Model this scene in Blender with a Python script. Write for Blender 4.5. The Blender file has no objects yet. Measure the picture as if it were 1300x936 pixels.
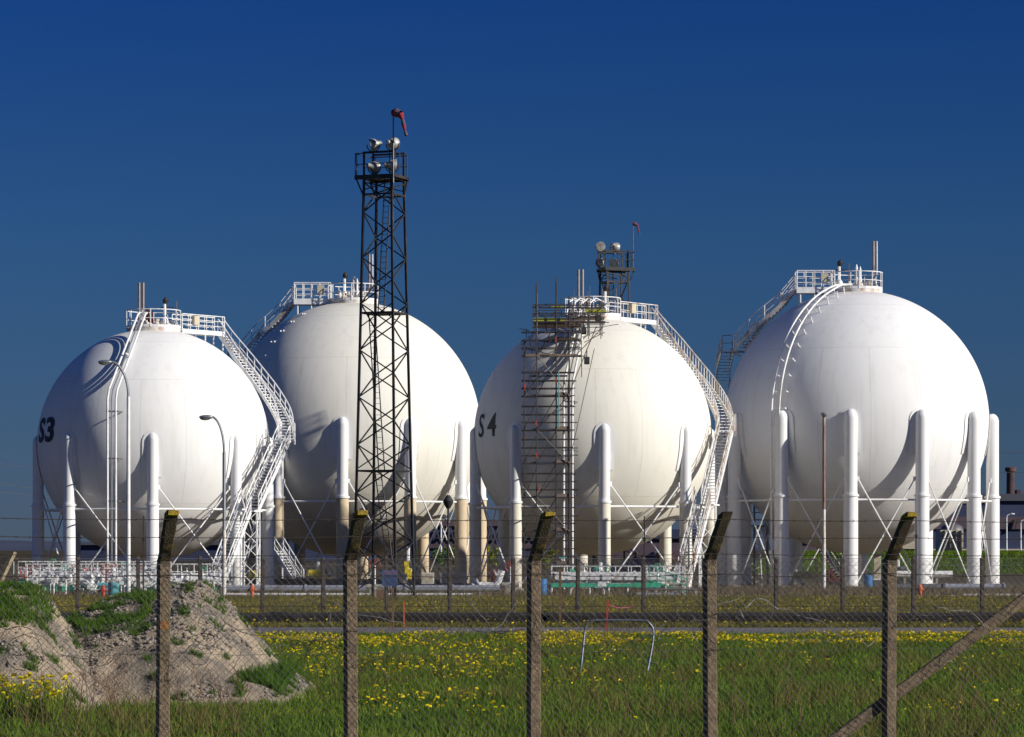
import bpy, math, random
import numpy as np
from mathutils import Vector, Matrix, noise
random.seed(7); rng = np.random.default_rng(7)
R = math.radians; PI = math.pi
S = bpy.context.scene; COL = S.collection
F = 4024.0; HZ = 697.0; CAMZ = 2.75          # focal length and horizon of the photograph in its own pixels

def at(px, py, D):
    """point seen at pixel (px, py) of the photograph at distance D"""
    return Vector(((px-650)/F*D, D, CAMZ+(HZ-py)/F*D))
def gx(px, D): return (px-650)/F*D
def gz(py, D): return CAMZ+(HZ-py)/F*D

# ------------------------------------------------------------------ materials
def new_mat(name):
    m = bpy.data.materials.new(name); m.use_nodes = True
    nt = m.node_tree; b = nt.nodes['Principled BSDF']
    return m, nt, b
def paint(name, col, rough=.5, metal=0., var=.12, scale=3., dirt=None, dirt_amt=.0, dirt_scale=(1,1,1), bump=.0, bscale=30., spec=.5):
    m, nt, b = new_mat(name); N = nt.nodes; L = nt.links
    tc = N.new('ShaderNodeTexCoord')
    n1 = N.new('ShaderNodeTexNoise'); n1.inputs['Scale'].default_value = scale; n1.inputs['Detail'].default_value = 5
    L.new(tc.outputs['Object'], n1.inputs['Vector'])
    mx = N.new('ShaderNodeMix'); mx.data_type = 'RGBA'
    mr = N.new('ShaderNodeMapRange'); mr.inputs[1].default_value = .3; mr.inputs[2].default_value = .7
    L.new(n1.outputs['Fac'], mr.inputs[0]); L.new(mr.outputs[0], mx.inputs[0])
    c = np.array(col); mx.inputs[6].default_value = (*np.clip(c*(1-var), 0, 1), 1); mx.inputs[7].default_value = (*np.clip(c*(1+var), 0, 1), 1)
    out = mx.outputs[2]
    if dirt is not None:
        mp = N.new('ShaderNodeMapping'); mp.inputs['Scale'].default_value = dirt_scale
        L.new(tc.outputs['Object'], mp.inputs['Vector'])
        n2 = N.new('ShaderNodeTexNoise'); n2.inputs['Scale'].default_value = 1.; n2.inputs['Detail'].default_value = 7; n2.inputs['Roughness'].default_value = .65
        L.new(mp.outputs[0], n2.inputs['Vector'])
        r2 = N.new('ShaderNodeMapRange'); r2.inputs[1].default_value = .62-dirt_amt*.35; r2.inputs[2].default_value = .78-dirt_amt*.2
        L.new(n2.outputs['Fac'], r2.inputs[0])
        m2 = N.new('ShaderNodeMix'); m2.data_type = 'RGBA'; L.new(r2.outputs[0], m2.inputs[0]); L.new(out, m2.inputs[6])
        m2.inputs[7].default_value = (*dirt, 1); out = m2.outputs[2]
    L.new(out, b.inputs['Base Color'])
    b.inputs['Roughness'].default_value = rough; b.inputs['Metallic'].default_value = metal
    b.inputs['Specular IOR Level'].default_value = spec
    if bump:
        bn = N.new('ShaderNodeTexNoise'); bn.inputs['Scale'].default_value = bscale; bn.inputs['Detail'].default_value = 6
        L.new(tc.outputs['Object'], bn.inputs['Vector'])
        bp = N.new('ShaderNodeBump'); bp.inputs['Strength'].default_value = bump; bp.inputs['Distance'].default_value = .03
        L.new(bn.outputs['Fac'], bp.inputs['Height']); L.new(bp.outputs[0], b.inputs['Normal'])
    return m

def shell_mat(name, col, low, Rr):
    """tank paint: weld seams, faint runs and chalking, rust round the crown"""
    m, nt, b = new_mat(name); N = nt.nodes; L = nt.links
    def M(op, a, bb=None, clamp=False):
        n = N.new('ShaderNodeMath'); n.operation = op; n.use_clamp = clamp
        for i, v in enumerate((a, bb)):
            if v is None: continue
            if isinstance(v, (int, float)): n.inputs[i].default_value = v
            else: L.new(v, n.inputs[i])
        return n.outputs[0]
    def mix(f, a, bb):
        n = N.new('ShaderNodeMix'); n.data_type = 'RGBA'
        L.new(f, n.inputs[0])
        for i, v in ((6, a), (7, bb)):
            if isinstance(v, tuple): n.inputs[i].default_value = (*v, 1)
            else: L.new(v, n.inputs[i])
        return n.outputs[2]
    tc = N.new('ShaderNodeTexCoord'); sp = N.new('ShaderNodeSeparateXYZ'); L.new(tc.outputs['Object'], sp.inputs[0])
    x, y, z = sp.outputs
    az = M('ARCTAN2', y, x)
    # meridian seams every 22.5 degrees between two parallels, one more course above and below
    k = M('MULTIPLY', az, 16/(2*PI)); d = M('ABSOLUTE', M('SUBTRACT', M('FRACT', k), .5))
    arc = M('MULTIPLY', M('SUBTRACT', .5, d), 2*PI/16)
    rho = M('SQRT', M('ADD', M('MULTIPLY', x, x), M('MULTIPLY', y, y)))
    mer = M('LESS_THAN', M('MULTIPLY', arc, rho), .028)
    mer = M('MULTIPLY', mer, M('LESS_THAN', M('ABSOLUTE', z), Rr*.52))
    p1 = M('LESS_THAN', M('ABSOLUTE', M('SUBTRACT', M('ABSOLUTE', z), Rr*.52)), .022)
    p2 = M('LESS_THAN', M('ABSOLUTE', M('SUBTRACT', M('ABSOLUTE', z), Rr*.86)), .018)
    seam = M('MAXIMUM', mer, M('MAXIMUM', p1, p2))
    n1 = N.new('ShaderNodeTexNoise'); n1.inputs['Scale'].default_value = .35; n1.inputs['Detail'].default_value = 6; L.new(tc.outputs['Object'], n1.inputs[0])
    base = mix(n1.outputs['Fac'], tuple(np.array(col)*.975), tuple(np.clip(np.array(col)*1.03, 0, .9)))
    mp = N.new('ShaderNodeMapping'); mp.inputs['Scale'].default_value = (2.2, 2.2, .12); L.new(tc.outputs['Object'], mp.inputs[0])
    n2 = N.new('ShaderNodeTexNoise'); n2.inputs['Scale'].default_value = 1.; n2.inputs['Detail'].default_value = 8; L.new(mp.outputs[0], n2.inputs[0])
    st = N.new('ShaderNodeMapRange'); st.inputs[1].default_value = .52; st.inputs[2].default_value = .75; st.inputs[4].default_value = .17; L.new(n2.outputs['Fac'], st.inputs[0])
    base = mix(st.outputs[0], base, (.42, .38, .30))
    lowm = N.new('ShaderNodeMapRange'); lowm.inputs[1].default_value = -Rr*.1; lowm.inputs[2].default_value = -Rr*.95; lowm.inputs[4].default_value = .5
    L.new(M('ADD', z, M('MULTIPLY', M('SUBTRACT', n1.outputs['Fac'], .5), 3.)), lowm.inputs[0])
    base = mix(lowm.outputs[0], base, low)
    # rust fringe round the crown
    n3 = N.new('ShaderNodeTexNoise'); n3.inputs['Scale'].default_value = 1.3; n3.inputs['Detail'].default_value = 8; L.new(tc.outputs['Object'], n3.inputs[0])
    cr = N.new('ShaderNodeMapRange'); cr.inputs[1].default_value = Rr*.93; cr.inputs[2].default_value = Rr*1.0; L.new(z, cr.inputs[0])
    cf = M('MULTIPLY', cr.outputs[0], M('MULTIPLY', M('SUBTRACT', n3.outputs['Fac'], .2), 1.2), True)
    base = mix(cf, base, (.36, .24, .14))
    base = mix(M('MULTIPLY', seam, .2), base, (.33, .31, .28))
    L.new(base, b.inputs['Base Color'])
    rr = N.new('ShaderNodeMapRange'); rr.inputs[3].default_value = .55; rr.inputs[4].default_value = .75; L.new(n2.outputs['Fac'], rr.inputs[0]); L.new(rr.outputs[0], b.inputs['Roughness']); b.inputs['Specular IOR Level'].default_value = .22
    n4 = N.new('ShaderNodeTexNoise'); n4.inputs['Scale'].default_value = .8; n4.inputs['Detail'].default_value = 3; L.new(tc.outputs['Object'], n4.inputs[0])
    h = M('ADD', M('MULTIPLY', seam, .25), M('MULTIPLY', n4.outputs['Fac'], 1.2))
    bp = N.new('ShaderNodeBump'); bp.inputs['Strength'].default_value = .2; bp.inputs['Distance'].default_value = .05
    L.new(h, bp.inputs['Height']); L.new(bp.outputs[0], b.inputs['Normal'])
    return m

RUST = (.20, .09, .04)
M_ = {}
M_['white'] = paint('white_steel_paint', (.80,.80,.80), .45, dirt=(.42,.36,.28), dirt_amt=.18, dirt_scale=(1.2,1.2,.5))
M_['leg'] = paint('leg_white_paint', (.82,.82,.82), .5, var=.04, scale=1., dirt=(.5,.42,.32), dirt_amt=.12, dirt_scale=(1.5,1.5,.35))
M_['legcream'] = paint('leg_cream_paint', (.74,.70,.60), .55, var=.05, scale=1., dirt=(.42,.33,.22), dirt_amt=.3, dirt_scale=(1.5,1.5,.3))
M_['legtan'] = paint('leg_tan_concrete', (.62,.50,.34), .8, var=.08, scale=1.5, dirt=(.32,.22,.13), dirt_amt=.32, dirt_scale=(1.5,1.5,.3), bump=.2)
M_['rustywhite'] = paint('rusty_white_steel', (.74,.72,.68), .55, dirt=(.34,.18,.09), dirt_amt=.42, dirt_scale=(1.6,1.6,1.1))
M_['conc'] = paint('plinth_concrete', (.34,.32,.28), .9, var=.2, bump=.4)
M_['black'] = paint('black_steel', (.022,.023,.027), .6, var=.25, dirt=(.10,.055,.035), dirt_amt=.25)
M_['scaf'] = paint('scaffold_tube', (.085,.077,.075), .5, metal=.4, var=.3, dirt=(.13,.075,.05), dirt_amt=.3, dirt_scale=(2,2,2))
M_['galv'] = paint('galvanised_steel', (.42,.44,.47), .38, metal=.7, var=.12)
M_['galvdark'] = paint('dull_grey_steel', (.20,.20,.21), .5, metal=.5, var=.2, dirt=RUST, dirt_amt=.25)
M_['board'] = paint('scaffold_boards', (.20,.15,.12), .85, var=.35, scale=2)
M_['blueboard'] = paint('dark_deck', (.035,.045,.085), .7, var=.3)
M_['yellow'] = paint('yellow_paint', (.78,.62,.02), .45, var=.1, dirt=(.3,.2,.05), dirt_amt=.15)
M_['limeboard'] = paint('yellow_toe_board', (.42,.44,.04), .5, var=.15, dirt=(.25,.24,.05), dirt_amt=.35)
M_['green'] = paint('green_paint', (.045,.46,.28), .45, var=.18, dirt=(.12,.2,.13), dirt_amt=.2)
M_['red'] = paint('red_paint', (.48,.05,.03), .45, var=.2, dirt=(.2,.07,.05), dirt_amt=.2)
M_['orange'] = paint('orange_red_paint', (.62,.13,.04), .5, var=.15)
M_['blue'] = paint('blue_paint', (.04,.17,.42), .45, var=.15)
M_['teal'] = paint('turquoise_paint', (.12,.42,.46), .5, var=.15)
M_['darkred'] = paint('dark_red_paint', (.14,.035,.03), .6, var=.3)
M_['dark'] = paint('dark_machinery', (.035,.036,.042), .6, var=.4)
M_['navy'] = paint('navy_cladding', (.030,.042,.10), .6, var=.15, scale=.2)
M_['mauve'] = paint('mauve_cladding', (.085,.06,.078), .8, var=.25, scale=.2)
M_['greyclad'] = paint('grey_cladding', (.07,.075,.10), .7, var=.1, scale=.2)
M_['brick'] = paint('chimney_brick', (.105,.052,.048), .85, var=.3, scale=.5, dirt=(.04,.03,.035), dirt_amt=.4, dirt_scale=(.3,.3,.3))
M_['cream'] = paint('cream_cladding', (.52,.46,.34), .7, var=.15, scale=1)
M_['stackpipe'] = paint('weathered_pipe', (.33,.28,.25), .5, metal=.3, var=.15, dirt=(.18,.10,.06), dirt_amt=.3)
M_['silver'] = paint('silver_lagging', (.60,.63,.68), .32, metal=.55, var=.1, scale=1.5, dirt=(.3,.25,.2), dirt_amt=.2)
M_['glass'] = paint('lamp_glass', (.30,.30,.27), .12, var=.2, spec=.8)
M_['ink'] = paint('black_lettering', (.012,.012,.016), .6, var=.1)
M_['postconc'] = paint('post_concrete', (.20,.145,.09), .92, var=.32, scale=14, dirt=(.10,.075,.05), dirt_amt=.42, dirt_scale=(9,9,9), bump=.7, bscale=60)
M_['postarm'] = paint('shaded_arm_concrete', (.10,.075,.045), .92, var=.35, scale=14, dirt=(.24,.15,.02), dirt_amt=.18, dirt_scale=(7,7,7), bump=.7, bscale=60)  # post concrete darkened: shade on the arm is painted into the colour
M_['lichen'] = paint('yellow_lichen', (.42,.29,.02), .95, var=.4, scale=40, dirt=(.12,.08,.03), dirt_amt=.5, dirt_scale=(26,26,26), bump=.8, bscale=80)
M_['lichenorange'] = paint('orange_lichen', (.34,.12,.015), .95, var=.4, scale=40, dirt=(.14,.10,.06), dirt_amt=.6, dirt_scale=(30,30,30), bump=.6, bscale=80)
M_['lampshell'] = paint('lamp_housing', (.42,.42,.40), .45, metal=.15, var=.25, dirt=(.12,.10,.08), dirt_amt=.45, dirt_scale=(4,4,4))
M_['rustpole'] = paint('rust_stained_pole', (.40,.34,.31), .7, dirt=(.16,.06,.035), dirt_amt=.75, dirt_scale=(2,2,.6))
M_['wirerust'] = paint('rusty_wire', (.055,.04,.035), .7, var=.3, metal=.2)
M_['wiregrey'] = paint('grey_wire', (.15,.14,.135), .55, metal=.4, var=.3)
M_['wirelight'] = paint('pale_wire', (.24,.23,.22), .5, metal=.4, var=.3)
M_['oldpost'] = paint('weathered_fence_post', (.085,.065,.055), .95, var=.4, scale=6, bump=.5)
M_['wood'] = paint('brown_timber', (.16,.085,.045), .85, var=.3, scale=6)
M_['signblue'] = paint('faded_blue_sign', (.06,.10,.22), .6, var=.15, scale=9)
M_['signpale'] = paint('faded_sign_letters', (.03,.045,.10), .6)
M_['signred'] = paint('faded_red_letters', (.30,.12,.14), .6)
M_['bark'] = paint('bark', (.10,.075,.05), .9, var=.3)

# ------------------------------------------------------------------ mesh builder
class MB:
    def __init__(s): s.v = []; s.f = []
    def _add(s, vs, fs):
        o = len(s.v); s.v += [tuple(p) for p in vs]; s.f += [tuple(i+o for i in q) for q in fs]
    def tube(s, a, b, r, n=6, r2=None, caps=True):
        a = Vector(a); b = Vector(b); d = b-a
        if d.length < 1e-6: return s
        d.normalize(); u = d.cross(Vector((0,0,1)) if abs(d.z) < .95 else Vector((1,0,0))).normalized(); w = d.cross(u)
        r2 = r if r2 is None else r2; vs = []
        for p, q in ((a, r), (b, r2)):
            for i in range(n):
                t = 2*PI*(i+.5)/n; vs.append(p+u*(q*math.cos(t))+w*(q*math.sin(t)))
        fs = [(i, (i+1) % n, n+(i+1) % n, n+i) for i in range(n)]
        if caps: fs += [tuple(range(n-1, -1, -1)), tuple(range(n, 2*n))]
        s._add(vs, fs); return s
    def path(s, pts, r, n=6, closed=False):
        pts = [Vector(p) for p in pts]; m = len(pts); vs = []; prev = None
        for i, p in enumerate(pts):
            if closed: d = pts[(i+1) % m]-pts[i-1]
            else: d = pts[min(i+1, m-1)]-pts[max(i-1, 0)]
            d.normalize()
            if prev is None: u = d.cross(Vector((0,0,1)) if abs(d.z) < .9 else Vector((1,0,0))).normalized()
            else: u = (prev-d*prev.dot(d)).normalized()
            prev = u; w = d.cross(u)
            rr = r[i] if isinstance(r, (list, tuple)) else r
            for k in range(n):
                t = 2*PI*k/n; vs.append(p+u*(rr*math.cos(t))+w*(rr*math.sin(t)))
        fs = []
        for i in range(m if closed else m-1):
            j = (i+1) % m
            fs += [(i*n+k, i*n+(k+1) % n, j*n+(k+1) % n, j*n+k) for k in range(n)]
        if not closed: fs += [tuple(range(n-1, -1, -1)), tuple((m-1)*n+k for k in range(n))]
        s._add(vs, fs); return s
    def box(s, c, size, rz=0, mat=None):
        hx, hy, hz = [q/2 for q in size]; c = Vector(c); m = mat or Matrix.Rotation(rz, 3, 'Z')
        vs = [c+m @ Vector((x*hx, y*hy, z*hz)) for x in (-1, 1) for y in (-1, 1) for z in (-1, 1)]
        s._add(vs, [(0,1,3,2), (4,6,7,5), (0,4,5,1), (2,3,7,6), (0,2,6,4), (1,5,7,3)]); return s
    def bar(s, a, b, w, h, side=None):
        """rectangular bar from a to b, w across (horizontal), h in the other direction"""
        a = Vector(a); b = Vector(b); d = (b-a); l = d.length; d.normalize()
        u = Vector(side) if side is not None else d.cross(Vector((0,0,1)) if abs(d.z) < .98 else Vector((0,1,0)))
        u.normalize(); v = d.cross(u).normalized(); u = v.cross(d)
        vs = [p+u*(x*w/2)+v*(y*h/2) for p in (a, b) for x, y in ((-1,-1), (1,-1), (1,1), (-1,1))]
        s._add(vs, [(3,2,1,0), (4,5,6,7), (0,1,5,4), (1,2,6,5), (2,3,7,6), (3,0,4,7)]); return s
    def lathe(s, prof, c=(0,0,0), n=24, axis=None):
        """prof: list of (r, z)"""
        c = Vector(c); q = Vector((0,0,1)).rotation_difference(Vector(axis).normalized()) if axis is not None else None
        vs = []; 
        for r, z in prof:
            for k in range(n):
                p = Vector((r*math.cos(2*PI*k/n), r*math.sin(2*PI*k/n), z))
                vs.append(c+(q @ p if q else p))
        m = len(prof); fs = []
        for i in range(m-1): fs += [(i*n+k, i*n+(k+1) % n, (i+1)*n+(k+1) % n, (i+1)*n+k) for k in range(n)]
        fs += [tuple(range(n-1, -1, -1)), tuple((m-1)*n+k for k in range(n))]
        s._add(vs, fs); return s
    def ball(s, c, r, n=10, sq=(1,1,1)):
        c = Vector(c); pr = []; m = max(4, n//2); vs = []
        for i in range(m+1):
            t = PI*i/m
            for k in range(n):
                a = 2*PI*k/n; vs.append(c+Vector((sq[0]*r*max(math.sin(t), .02)*math.cos(a), sq[1]*r*max(math.sin(t), .02)*math.sin(a), -sq[2]*r*math.cos(t))))
        fs = []
        for i in range(m): fs += [(i*n+k, i*n+(k+1) % n, (i+1)*n+(k+1) % n, (i+1)*n+k) for k in range(n)]
        fs += [tuple(range(n-1, -1, -1)), tuple(m*n+k for k in range(n))]
        s._add(vs, fs); return s
    def build(s, name, mat, parent=None, smooth=False, loc=None):
        me = bpy.data.meshes.new(name); me.from_pydata(s.v, [], s.f); me.materials.append(mat)
        if smooth:
            for p in me.polygons: p.use_smooth = True
            me.set_sharp_from_angle(angle=R(40))
        me.update(); o = bpy.data.objects.new(name, me); COL.objects.link(o)
        if parent: o.parent = parent
        if loc is not None: o.location = loc
        return o

def tag(o, label=None, cat=None, group=None, kind=None):
    if label: o['label'] = label
    if cat: o['category'] = cat
    if group: o['group'] = group
    if kind: o['kind'] = kind
    return o
def empty(name, loc, label, cat, group=None, rz=0):
    o = bpy.data.objects.new(name, None); COL.objects.link(o); o.location = loc; o.rotation_euler = (0,0,rz); o.empty_display_size = .3
    return tag(o, label, cat, group)
def copy_tree(o, parent=None):
    c = o.copy(); COL.objects.link(c); c.parent = parent
    for ch in o.children: copy_tree(ch, c)
    return c
def resample(pts, step):
    pts = [Vector(p) for p in pts]; n = len(pts); out = []
    for i in range(n-1):
        p0 = pts[max(i-1, 0)]; p1 = pts[i]; p2 = pts[i+1]; p3 = pts[min(i+2, n-1)]
        k = max(1, int((p2-p1).length/step))
        for j in range(k):
            t = j/k
            out.append(.5*((2*p1)+(p2-p0)*t+(2*p0-5*p1+4*p2-p3)*t*t+(3*p1-p0-3*p2+p3)*t**3))
    out.append(pts[-1]); return out

def rail(mb, pts, h=1.08, r=.036, mids=(.5,), spacing=1.2, closed=False, toe=0):
    """handrail over a polyline of deck points: posts, top rail, middle rails, toe board"""
    pts = [Vector(p) for p in pts]; up = Vector((0,0,1))
    for k in (1.,)+tuple(mids):
        mb.path([p+up*(h*k) for p in pts], r if k == 1 else r*.75, 6, closed)
    seq = pts+[pts[0]] if closed else pts
    acc = 0; mb.tube(seq[0], seq[0]+up*h, r, 6)
    for a, b in zip(seq, seq[1:]):
        l = (b-a).length; t = spacing-acc
        while t < l:
            p = a.lerp(b, t/l); mb.tube(p, p+up*h, r*.85, 6); t += spacing
        acc = (acc+l) % spacing
        if toe: mb.bar(a+up*toe/2, b+up*toe/2, .025, toe)
    if not closed: mb.tube(seq[-1], seq[-1]+up*h, r, 6)
    return mb

def stair(parent, name, pts, w, mat, railmat=None, rise=.21, step=.3, h=1.0, label=None, sides=(1,-1), balus=.95, mids=(.5,)):
    """open-riser stair along a 3-D polyline; part = stringers, sub-parts = treads and handrail"""
    c = resample(pts, step); n = len(c); side = []
    for i in range(n):
        d = c[min(i+1, n-1)]-c[max(i-1, 0)]; d.z = 0; d.normalize(); side.append(Vector((-d.y, d.x, 0)))
    tr = MB(); strs = []; rails = []
    for sgn in (1, -1):
        e = [c[i]+side[i]*(sgn*w/2) for i in range(n)]
        sm = MB()
        for a, b, sd in zip(e, e[1:], side): sm.bar(a, b, .06, .27, side=sd)
        strs.append(sm)
    for sgn in sides: rails.append(rail(MB(), [c[i]+side[i]*(sgn*w/2) for i in range(n)], h, .042, mids, balus))
    zs = [p.z for p in c]; z = zs[0]; i = 0; dirn = -1 if zs[-1] < zs[0] else 1
    while True:
        z += dirn*rise
        while i < n-2 and (zs[i+1]-z)*dirn < 0: i += 1
        if (zs[-1]-z)*dirn < 0: break
        t = (z-zs[i])/(zs[i+1]-zs[i]) if abs(zs[i+1]-zs[i]) > 1e-6 else 0
        p = c[i].lerp(c[i+1], max(0, min(1, t))); sd = side[i]
        tr.box(p, (w-.06, .25, .045), rz=math.atan2(sd.y, sd.x))
    so = tr.build(name, mat, parent)
    for m_ in strs: m_.build('stringer', mat, so)
    for m_ in rails: m_.build('handrail', railmat or mat, so)
    if label: so['label'] = label
    return so

# ------------------------------------------------------------------ spherical tanks
def pol(rho, deg, z=0): return Vector((rho*math.sin(R(deg)), -rho*math.cos(R(deg)), z))   # azimuth from the camera side towards the right

def make_tank(px, py, D, Rr, nleg, rot, legr, label, col, low, legmat, casemat, big):
    zc = gz(py, D); X = gx(px, D)
    t = empty('spherical_gas_tank', (X, D, 0), label, 'storage tank', 'white spherical gas tanks')
    me = bpy.data.meshes.new('shell'); nu, nv = 128, 80
    vs = [(0,0,-Rr)]; fs = []
    for j in range(1, nv):
        ph = -PI/2+PI*j/nv
        for i in range(nu): a = 2*PI*i/nu; vs.append((Rr*math.cos(ph)*math.cos(a), Rr*math.cos(ph)*math.sin(a), Rr*math.sin(ph)))
    vs.append((0,0,Rr))
    for i in range(nu): fs.append((0, 1+(i+1) % nu, 1+i))
    for j in range(nv-2):
        for i in range(nu):
            a = 1+j*nu+i; b = 1+j*nu+(i+1) % nu; fs.append((a, b, b+nu, a+nu))
    o = 1+(nv-2)*nu
    for i in range(nu): fs.append((o+i, o+(i+1) % nu, len(vs)-1))
    me.from_pydata(vs, [], fs); me.materials.append(shell_mat('tank_paint', col, low, Rr))
    for p in me.polygons: p.use_smooth = True
    sh = bpy.data.objects.new('shell', me); COL.objects.link(sh); sh.parent = t; sh.location = (0,0,zc)
    # ---- legs
    zf = gz(632, 224) if big else 5.75
    rcol = Rr-.08 if not big else (Rr+.22 if px > 1000 else Rr+.02); ztop = zc+.55
    for i in range(nleg):
        a = rot+360/nleg*i; P = pol(rcol, a)
        prof = [(legr*.93, zf)]+[(legr*.93, ztop-legr*1.3)]
        for k in range(1, 9):
            s_ = k/8; prof.append((legr*.93*math.cos(s_*PI/2)+.01, ztop-legr*1.3+legr*1.3*math.sin(s_*PI/2)))
        lg = MB().lathe(prof, n=28).build('leg', legmat, t, True, P)
        MB().lathe([(legr*1.18, zf-.07), (legr*1.18, zf+.07)], n=28).lathe([(legr*.98, zf+.07), (legr*.94, zf+.25)], n=28).build('collar', legmat, lg, True)
        MB().lathe([(legr*1.03, .22), (legr*1.03, zf-.07)], n=28).build('fireproof_casing', casemat, lg, True)
        MB().lathe([(legr*1.5, .0), (legr*1.5, .22)], n=28).build('plinth', M_['conc'], lg, True)
        # weld pad plate on the shell round the column head
        pad = MB(); nn = 20; rows = []; hw = legr*1.75; vs = []; fs = []
        for j in range(13):
            zz = -2.4+(3.05)*j/12 if j < 13 else 0
            wj = hw if zz < .35-.0 else hw
            if zz > -.15: wj = hw*math.sqrt(max(0, 1-((zz+.15)/.82)**2))
            wj = max(wj, .02)
            for i2 in range(9):
                u = wj*(i2-4)/4; ang = R(a)+u/Rr; rho = math.sqrt(max(Rr*Rr-zz*zz, 0))*(1+.05/Rr)
                vs.append(Vector((rho*math.sin(ang), -rho*math.cos(ang), zc+zz*(1+.05/Rr)))-P)
        for j in range(12):
            for i2 in range(8): q = j*9+i2; fs.append((q, q+1, q+10, q+9))
        pad._add(vs, fs); pad.build('pad_plate', M_['leg'] if big else legmat, lg, True)
    for i in range(nleg):
        a = rot+360/nleg*i; b = a+360/nleg
        P = pol(rcol, a); Q = pol(rcol, b); zt = zf-.28
        d = (Q-P).normalized()*legr
        MB().tube(P+d+Vector((0,0,zt)), Q-d+Vector((0,0,zt)), .075, 8).build('tie_beam', M_['leg'], t)
        mb = MB(); zh = zf+1.15
        for A, B in ((P+d*1.0, Q-d*1.0), (Q-d*1.0, P+d*1.0)):
            off = Vector((A.x, A.y, 0)).normalized()*(.06 if A is not None and (A-P).length < 2 else -.06)
            mb.tube(A+off+Vector((0,0,zh)), B+off+Vector((0,0,.5)), .05, 6)
            mb.box(A+off*.5+Vector((0,0,zh)), (.22,.12,.3), rz=math.atan2(d.y, d.x))
        mb.build('cross_brace', M_['leg'], t)
    # ---- crown
    zt = zc+Rr; dr = 1.85
    MB().lathe([(dr-.05, zt-.45), (dr, zt-.02), (dr, zt+.04), (0.02, zt+.05)], n=36).build('crown_platform', M_['rustywhite'], t, True)
    circ = [(dr*math.sin(2*PI*k/24), -dr*math.cos(2*PI*k/24), zt+.05) for k in range(24)]
    rail(MB(), circ, 1.2, .036, (.5,), 1.0, True, toe=.16).build('crown_railing', M_['white'], t)
    sx = (1.2, 1.42) if big else (-.95, -.68)
    hst = 3.5 if big else 3.15
    for k, x in enumerate(sx):
        mb = MB()
        if big: mb.path(resample([(x-.9, -.1, zt+.5), (x-.45, -.1, zt+.62), (x-.1, -.1, zt+.9), (x, -.1, zt+1.4), (x, -.1, zt+hst)], .15), .088, 10)
        else: mb.tube((x, -.3, zt), (x, -.3, zt+hst), .088, 10)
        mb.build('vent_stack', M_['silver'] if (big and k == 1) else M_['stackpipe'], t, True)
    for k, (x, y, h_, rr) in enumerate([(-.45,.2,1.5,.1), (-.15,.1,1.35,.1)] if not big else [(.05,.3,1.9,.12), (.3,.2,1.75,.1)]):
        MB().lathe([(rr*1.5, zt), (rr*1.5, zt+h_*.45), (rr, zt+h_*.55), (rr, zt+h_*.85), (rr*.3, zt+h_)], (x,y,0), 10).build('relief_valve', M_['orange'] if (not big) else M_['white'], t, True)['label'] = 'short rusty valve' if not big else 'short pale valve pipe'
    gx_ = {'a': .8, 'b': -.6, 'c': -1.25}['a' if not big else ('b' if px < 600 else 'c')]
    v = MB().tube((gx_, -.4, zt), (gx_, -.4, zt+1.7), .11, 8).lathe([(.2, zt+.2), (.26, zt+.55), (.14, zt+.8)], (gx_, -.4, 0), 10).build('vent_pipe', M_['white'], t, True)
    MB().lathe([(.1,0), (.17,.12), (.2,.3), (.12,.42), (.03,.5)], (gx_,-.4,zt+1.68), 9, (.25,0,1)).box((gx_+.16,-.4,zt+1.9), (.22,.16,.14), mat=Matrix.Rotation(.5, 3, 'Y')).tube((gx_-.28,-.4,zt+1.45), (gx_+.6,-.4,zt+1.45), .03).tube((gx_+.1,-.4,zt+1.7), (gx_+.1,-.4,zt+1.45), .05).build('vent_head', M_['black'], v, True)
    MB().tube((gx_+.75, .2, zt), (gx_+.75, .2, zt+1.95), .035, 6).build('mast', M_['galvdark'], t)
    mb = MB()   # valves and pipework on the crown
    for k in range(14):
        a = random.random()*2*PI; rr = random.uniform(.5, 1.5); x, y = rr*math.cos(a), rr*math.sin(a)
        mb.lathe([(.1, zt), (.1, zt+.3), (.17, zt+.32), (.17, zt+.4), (.08, zt+.42), (.08, zt+random.uniform(.5, .8))], (x, y, 0), 8)
        mb.tube((x, y, zt+.35), (x*.3, y*.3, zt+.35), .06, 6)
    mb.build('crown_pipework', M_['rustywhite'], t, True)
    return t, zc, zt

WHITE = (.85,.85,.85); CREAM = (.84,.82,.74)
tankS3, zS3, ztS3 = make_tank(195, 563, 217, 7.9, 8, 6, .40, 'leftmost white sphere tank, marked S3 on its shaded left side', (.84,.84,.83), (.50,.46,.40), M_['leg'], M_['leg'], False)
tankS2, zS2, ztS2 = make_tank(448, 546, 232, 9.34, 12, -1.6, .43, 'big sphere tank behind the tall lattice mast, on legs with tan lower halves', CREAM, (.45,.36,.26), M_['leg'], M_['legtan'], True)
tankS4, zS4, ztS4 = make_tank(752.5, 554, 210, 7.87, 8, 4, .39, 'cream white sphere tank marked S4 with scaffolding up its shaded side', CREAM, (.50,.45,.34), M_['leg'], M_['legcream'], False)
tankSR, zSR, ztSR = make_tank(1087, 536.5, 224, 9.3, 12, -8.4, .48, 'rightmost and brightest white sphere tank with a curved pipe run down its front', WHITE, (.55,.52,.47), M_['leg'], M_['leg'], True)

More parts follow.
